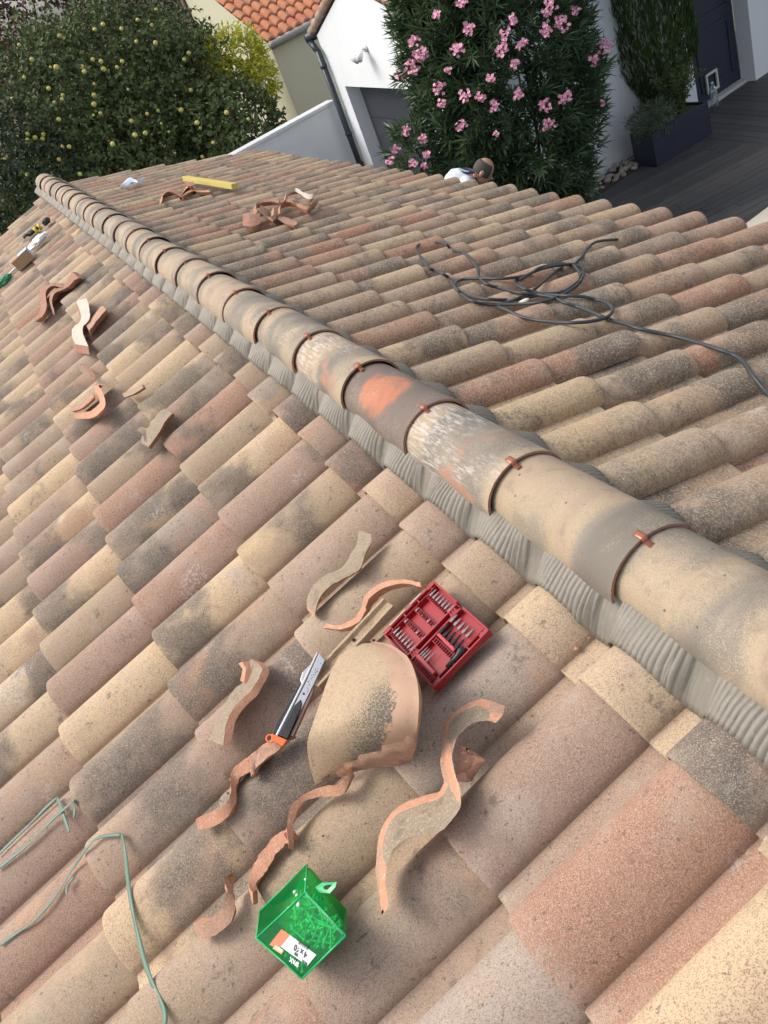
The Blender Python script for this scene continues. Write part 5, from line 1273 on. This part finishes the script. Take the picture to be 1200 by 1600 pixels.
for k,(dx_,dy_) in enumerate(((0,0),(.045,.03))):
    g0=empty('work_glove',tuple(gl+Vector((dx_,dy_*2,0)))); tag(g0,('black work glove with yellow cuff, left of the pair by the white bag','black work glove with yellow cuff, right of the pair by the white bag')[k],'glove')
    m=MB(); m.sphere((0,0,.0),.035,12,8,(1.1,.7,.5),R=RL_)
    for f in range(4): m.tube([Vector((-.03,-.024+.016*f,0)),Vector((-.055,-.027+.018*f,.004)),Vector((-.078,-.028+.019*f,-.006))],[.010,.0095,.008],6)
    m.tube([Vector((.0,.02,0)),Vector((-.02,.045,.003)),Vector((-.035,.055,0))],[.011,.010,.008],6)
    m.build('palm',hand,g0); m=MB(); m.tube([Vector((.03,0,0)),Vector((.055,0,.006))],[.027,.030],12); m.build('cuff',yel,g0)
crumple('green_scrap','scrap of green plastic at the left edge of the picture','scrap',AT(4,441,.10),.06,simple('green_scrap',(.01,.20,.07),.4),7.0,(1.3,.7,.5))
m=MB(); w0=AT(10,433,.10); w1=AT(26,416,.10); obox('plaster_strip','thin white strip lying downslope of the cardboard box','strip',(w0+w1)/2,((w1-w0).length*1.6,.03,.012),RL_@Matrix.Rotation(radians(6),3,'Z'),simple('chalk_white',(.70,.67,.60),.8))

# ---- things on the far slope
RRr=Matrix((Vector((CA,0,-SA)),Vector((0,1,0)),NR)).transposed()
t0=AT(290,279,.13,1); t1=AT(367,291,.13,1); tx=(t1-t0).normalized(); ty=NR.cross(tx)
t=NT('yellow_painted_wood'); g=t.noise(30,4,.7,t.vmul(t.coord(),(.4,3,3))); c=t.mix(g,(.42,.34,.07),(.60,.50,.15)); t.bump(g,.4,.003); M_YEL=t.fin(c,.75)
m=MB(); m.box((0,0,0),((t1-t0).length,.055,.04),Matrix((tx,ty,NR)).transposed()); o=m.build('timber_batten',M_YEL,smooth=False,bevel=.004); o.location=(t0+t1)/2; tag(o,'yellow painted timber batten lying at the top of the far slope','batten')
m=MB(); P1=[(188,292),(193,282),(205,277),(212,279),(218,283)]; P2=[(191,294),(203,290),(213,285),(221,281),(229,279)]
A_=crv([AT(x,y,.13,1) for x,y in ((188,293),(194,283),(206,278),(213,281),(222,277))],12); B_=crv([AT(x,y,.10,1) for x,y in ((190,296),(203,291),(213,287),(221,285),(229,280))],12)
b0=A_[0]; m.grid([[a.lerp(b_,q/3)-b0+NR*.006*sin(i*1.7+q) for i,(a,b_) in enumerate(zip(A_,B_))] for q in range(4)])
M_PBL=simple('pale_blue_film',(.60,.68,.76),.4,var=.06); o=m.build('plastic_sleeve',M_PBL); o.location=b0; o.modifiers.new('s','SOLIDIFY').thickness=.003
tag(o,'pale blue plastic sleeve lying near the far end of the ridge','bag')
m=MB(); c_=AT(207,286,.128,1)-b0; m.tube([c_+RRr@Vector((.022*cos(a),.03*sin(a),0)) for a in [2*pi*k/12 for k in range(10)]],.004,5); m.build('printed_mark',simple('teal_ink',(.05,.25,.32),.5),o)

# ---- chips on the cut tiles and the cream piece at the right edge
for i,(x,y,r_,lb) in enumerate(((927,985,.006,'orange clay crumb against the lead strip'),(901,1013,.005,'orange clay crumb just below the lead strip crumb'),(921,997,.003,'tiny pale crumb between the two orange clay crumbs'),(721,800,.005,'orange clay crumb by the lead strip, above the bit case'))):
    m=MB(); m.sphere((0,0,0),r_,7,5,(1,.8,.7)); m.v=[tuple(Vector(v)*(1+rn.uniform(-.25,.25))) for v in m.v]; o=m.build('clay_crumb',M_SHP if i==2 else M_FR,smooth=False); o.location=onsurf(x,y,-1,.004,0); tag(o,lb,'crumb','clay crumbs on the cut tiles')
shard('tile_fragment','pale cream tile corner cut by the right edge of the picture',[(1184,1327),(1197,1338),(1212,1350)],[(1197,1306),(1212,1312),(1228,1322)],h1=.11,h2=.12,n=10,mats=(M_SH,M_SHP,M_SH),group=SG)

# clay crumbs snapped off around the broken pieces
cr0=None
for i in range(46):
    cx_,cy_=rn.choice(((520,930),(370,1100),(350,1260),(420,1170),(480,1260),(420,1350),(330,1430),(700,1280),(640,1330),(740,1150),(570,960),(150,640),(90,490)))
    x=cx_+rn.gauss(0,26); y=cy_+rn.gauss(0,26); r_=rn.uniform(.0014,.0042)
    if cr0 is None:
        m=MB(); m.sphere((0,0,0),1,6,4,(1,.75,.6)); m.v=[tuple(Vector(v)*(1+rn.uniform(-.3,.3))) for v in m.v]; cr0=m.build('clay_crumb',M_FR,smooth=False); o=cr0
    else: o=cr0.copy(); COL.objects.link(o)
    o.location=onsurf(x,y,-1,r_*.4,0); o.scale=(r_,r_,r_); o.rotation_euler=(rn.uniform(0,6),rn.uniform(0,6),rn.uniform(0,6))
    tag(o,'tiny orange clay crumb scattered near the broken tile fragments','crumb','loose clay crumbs around the fragments')
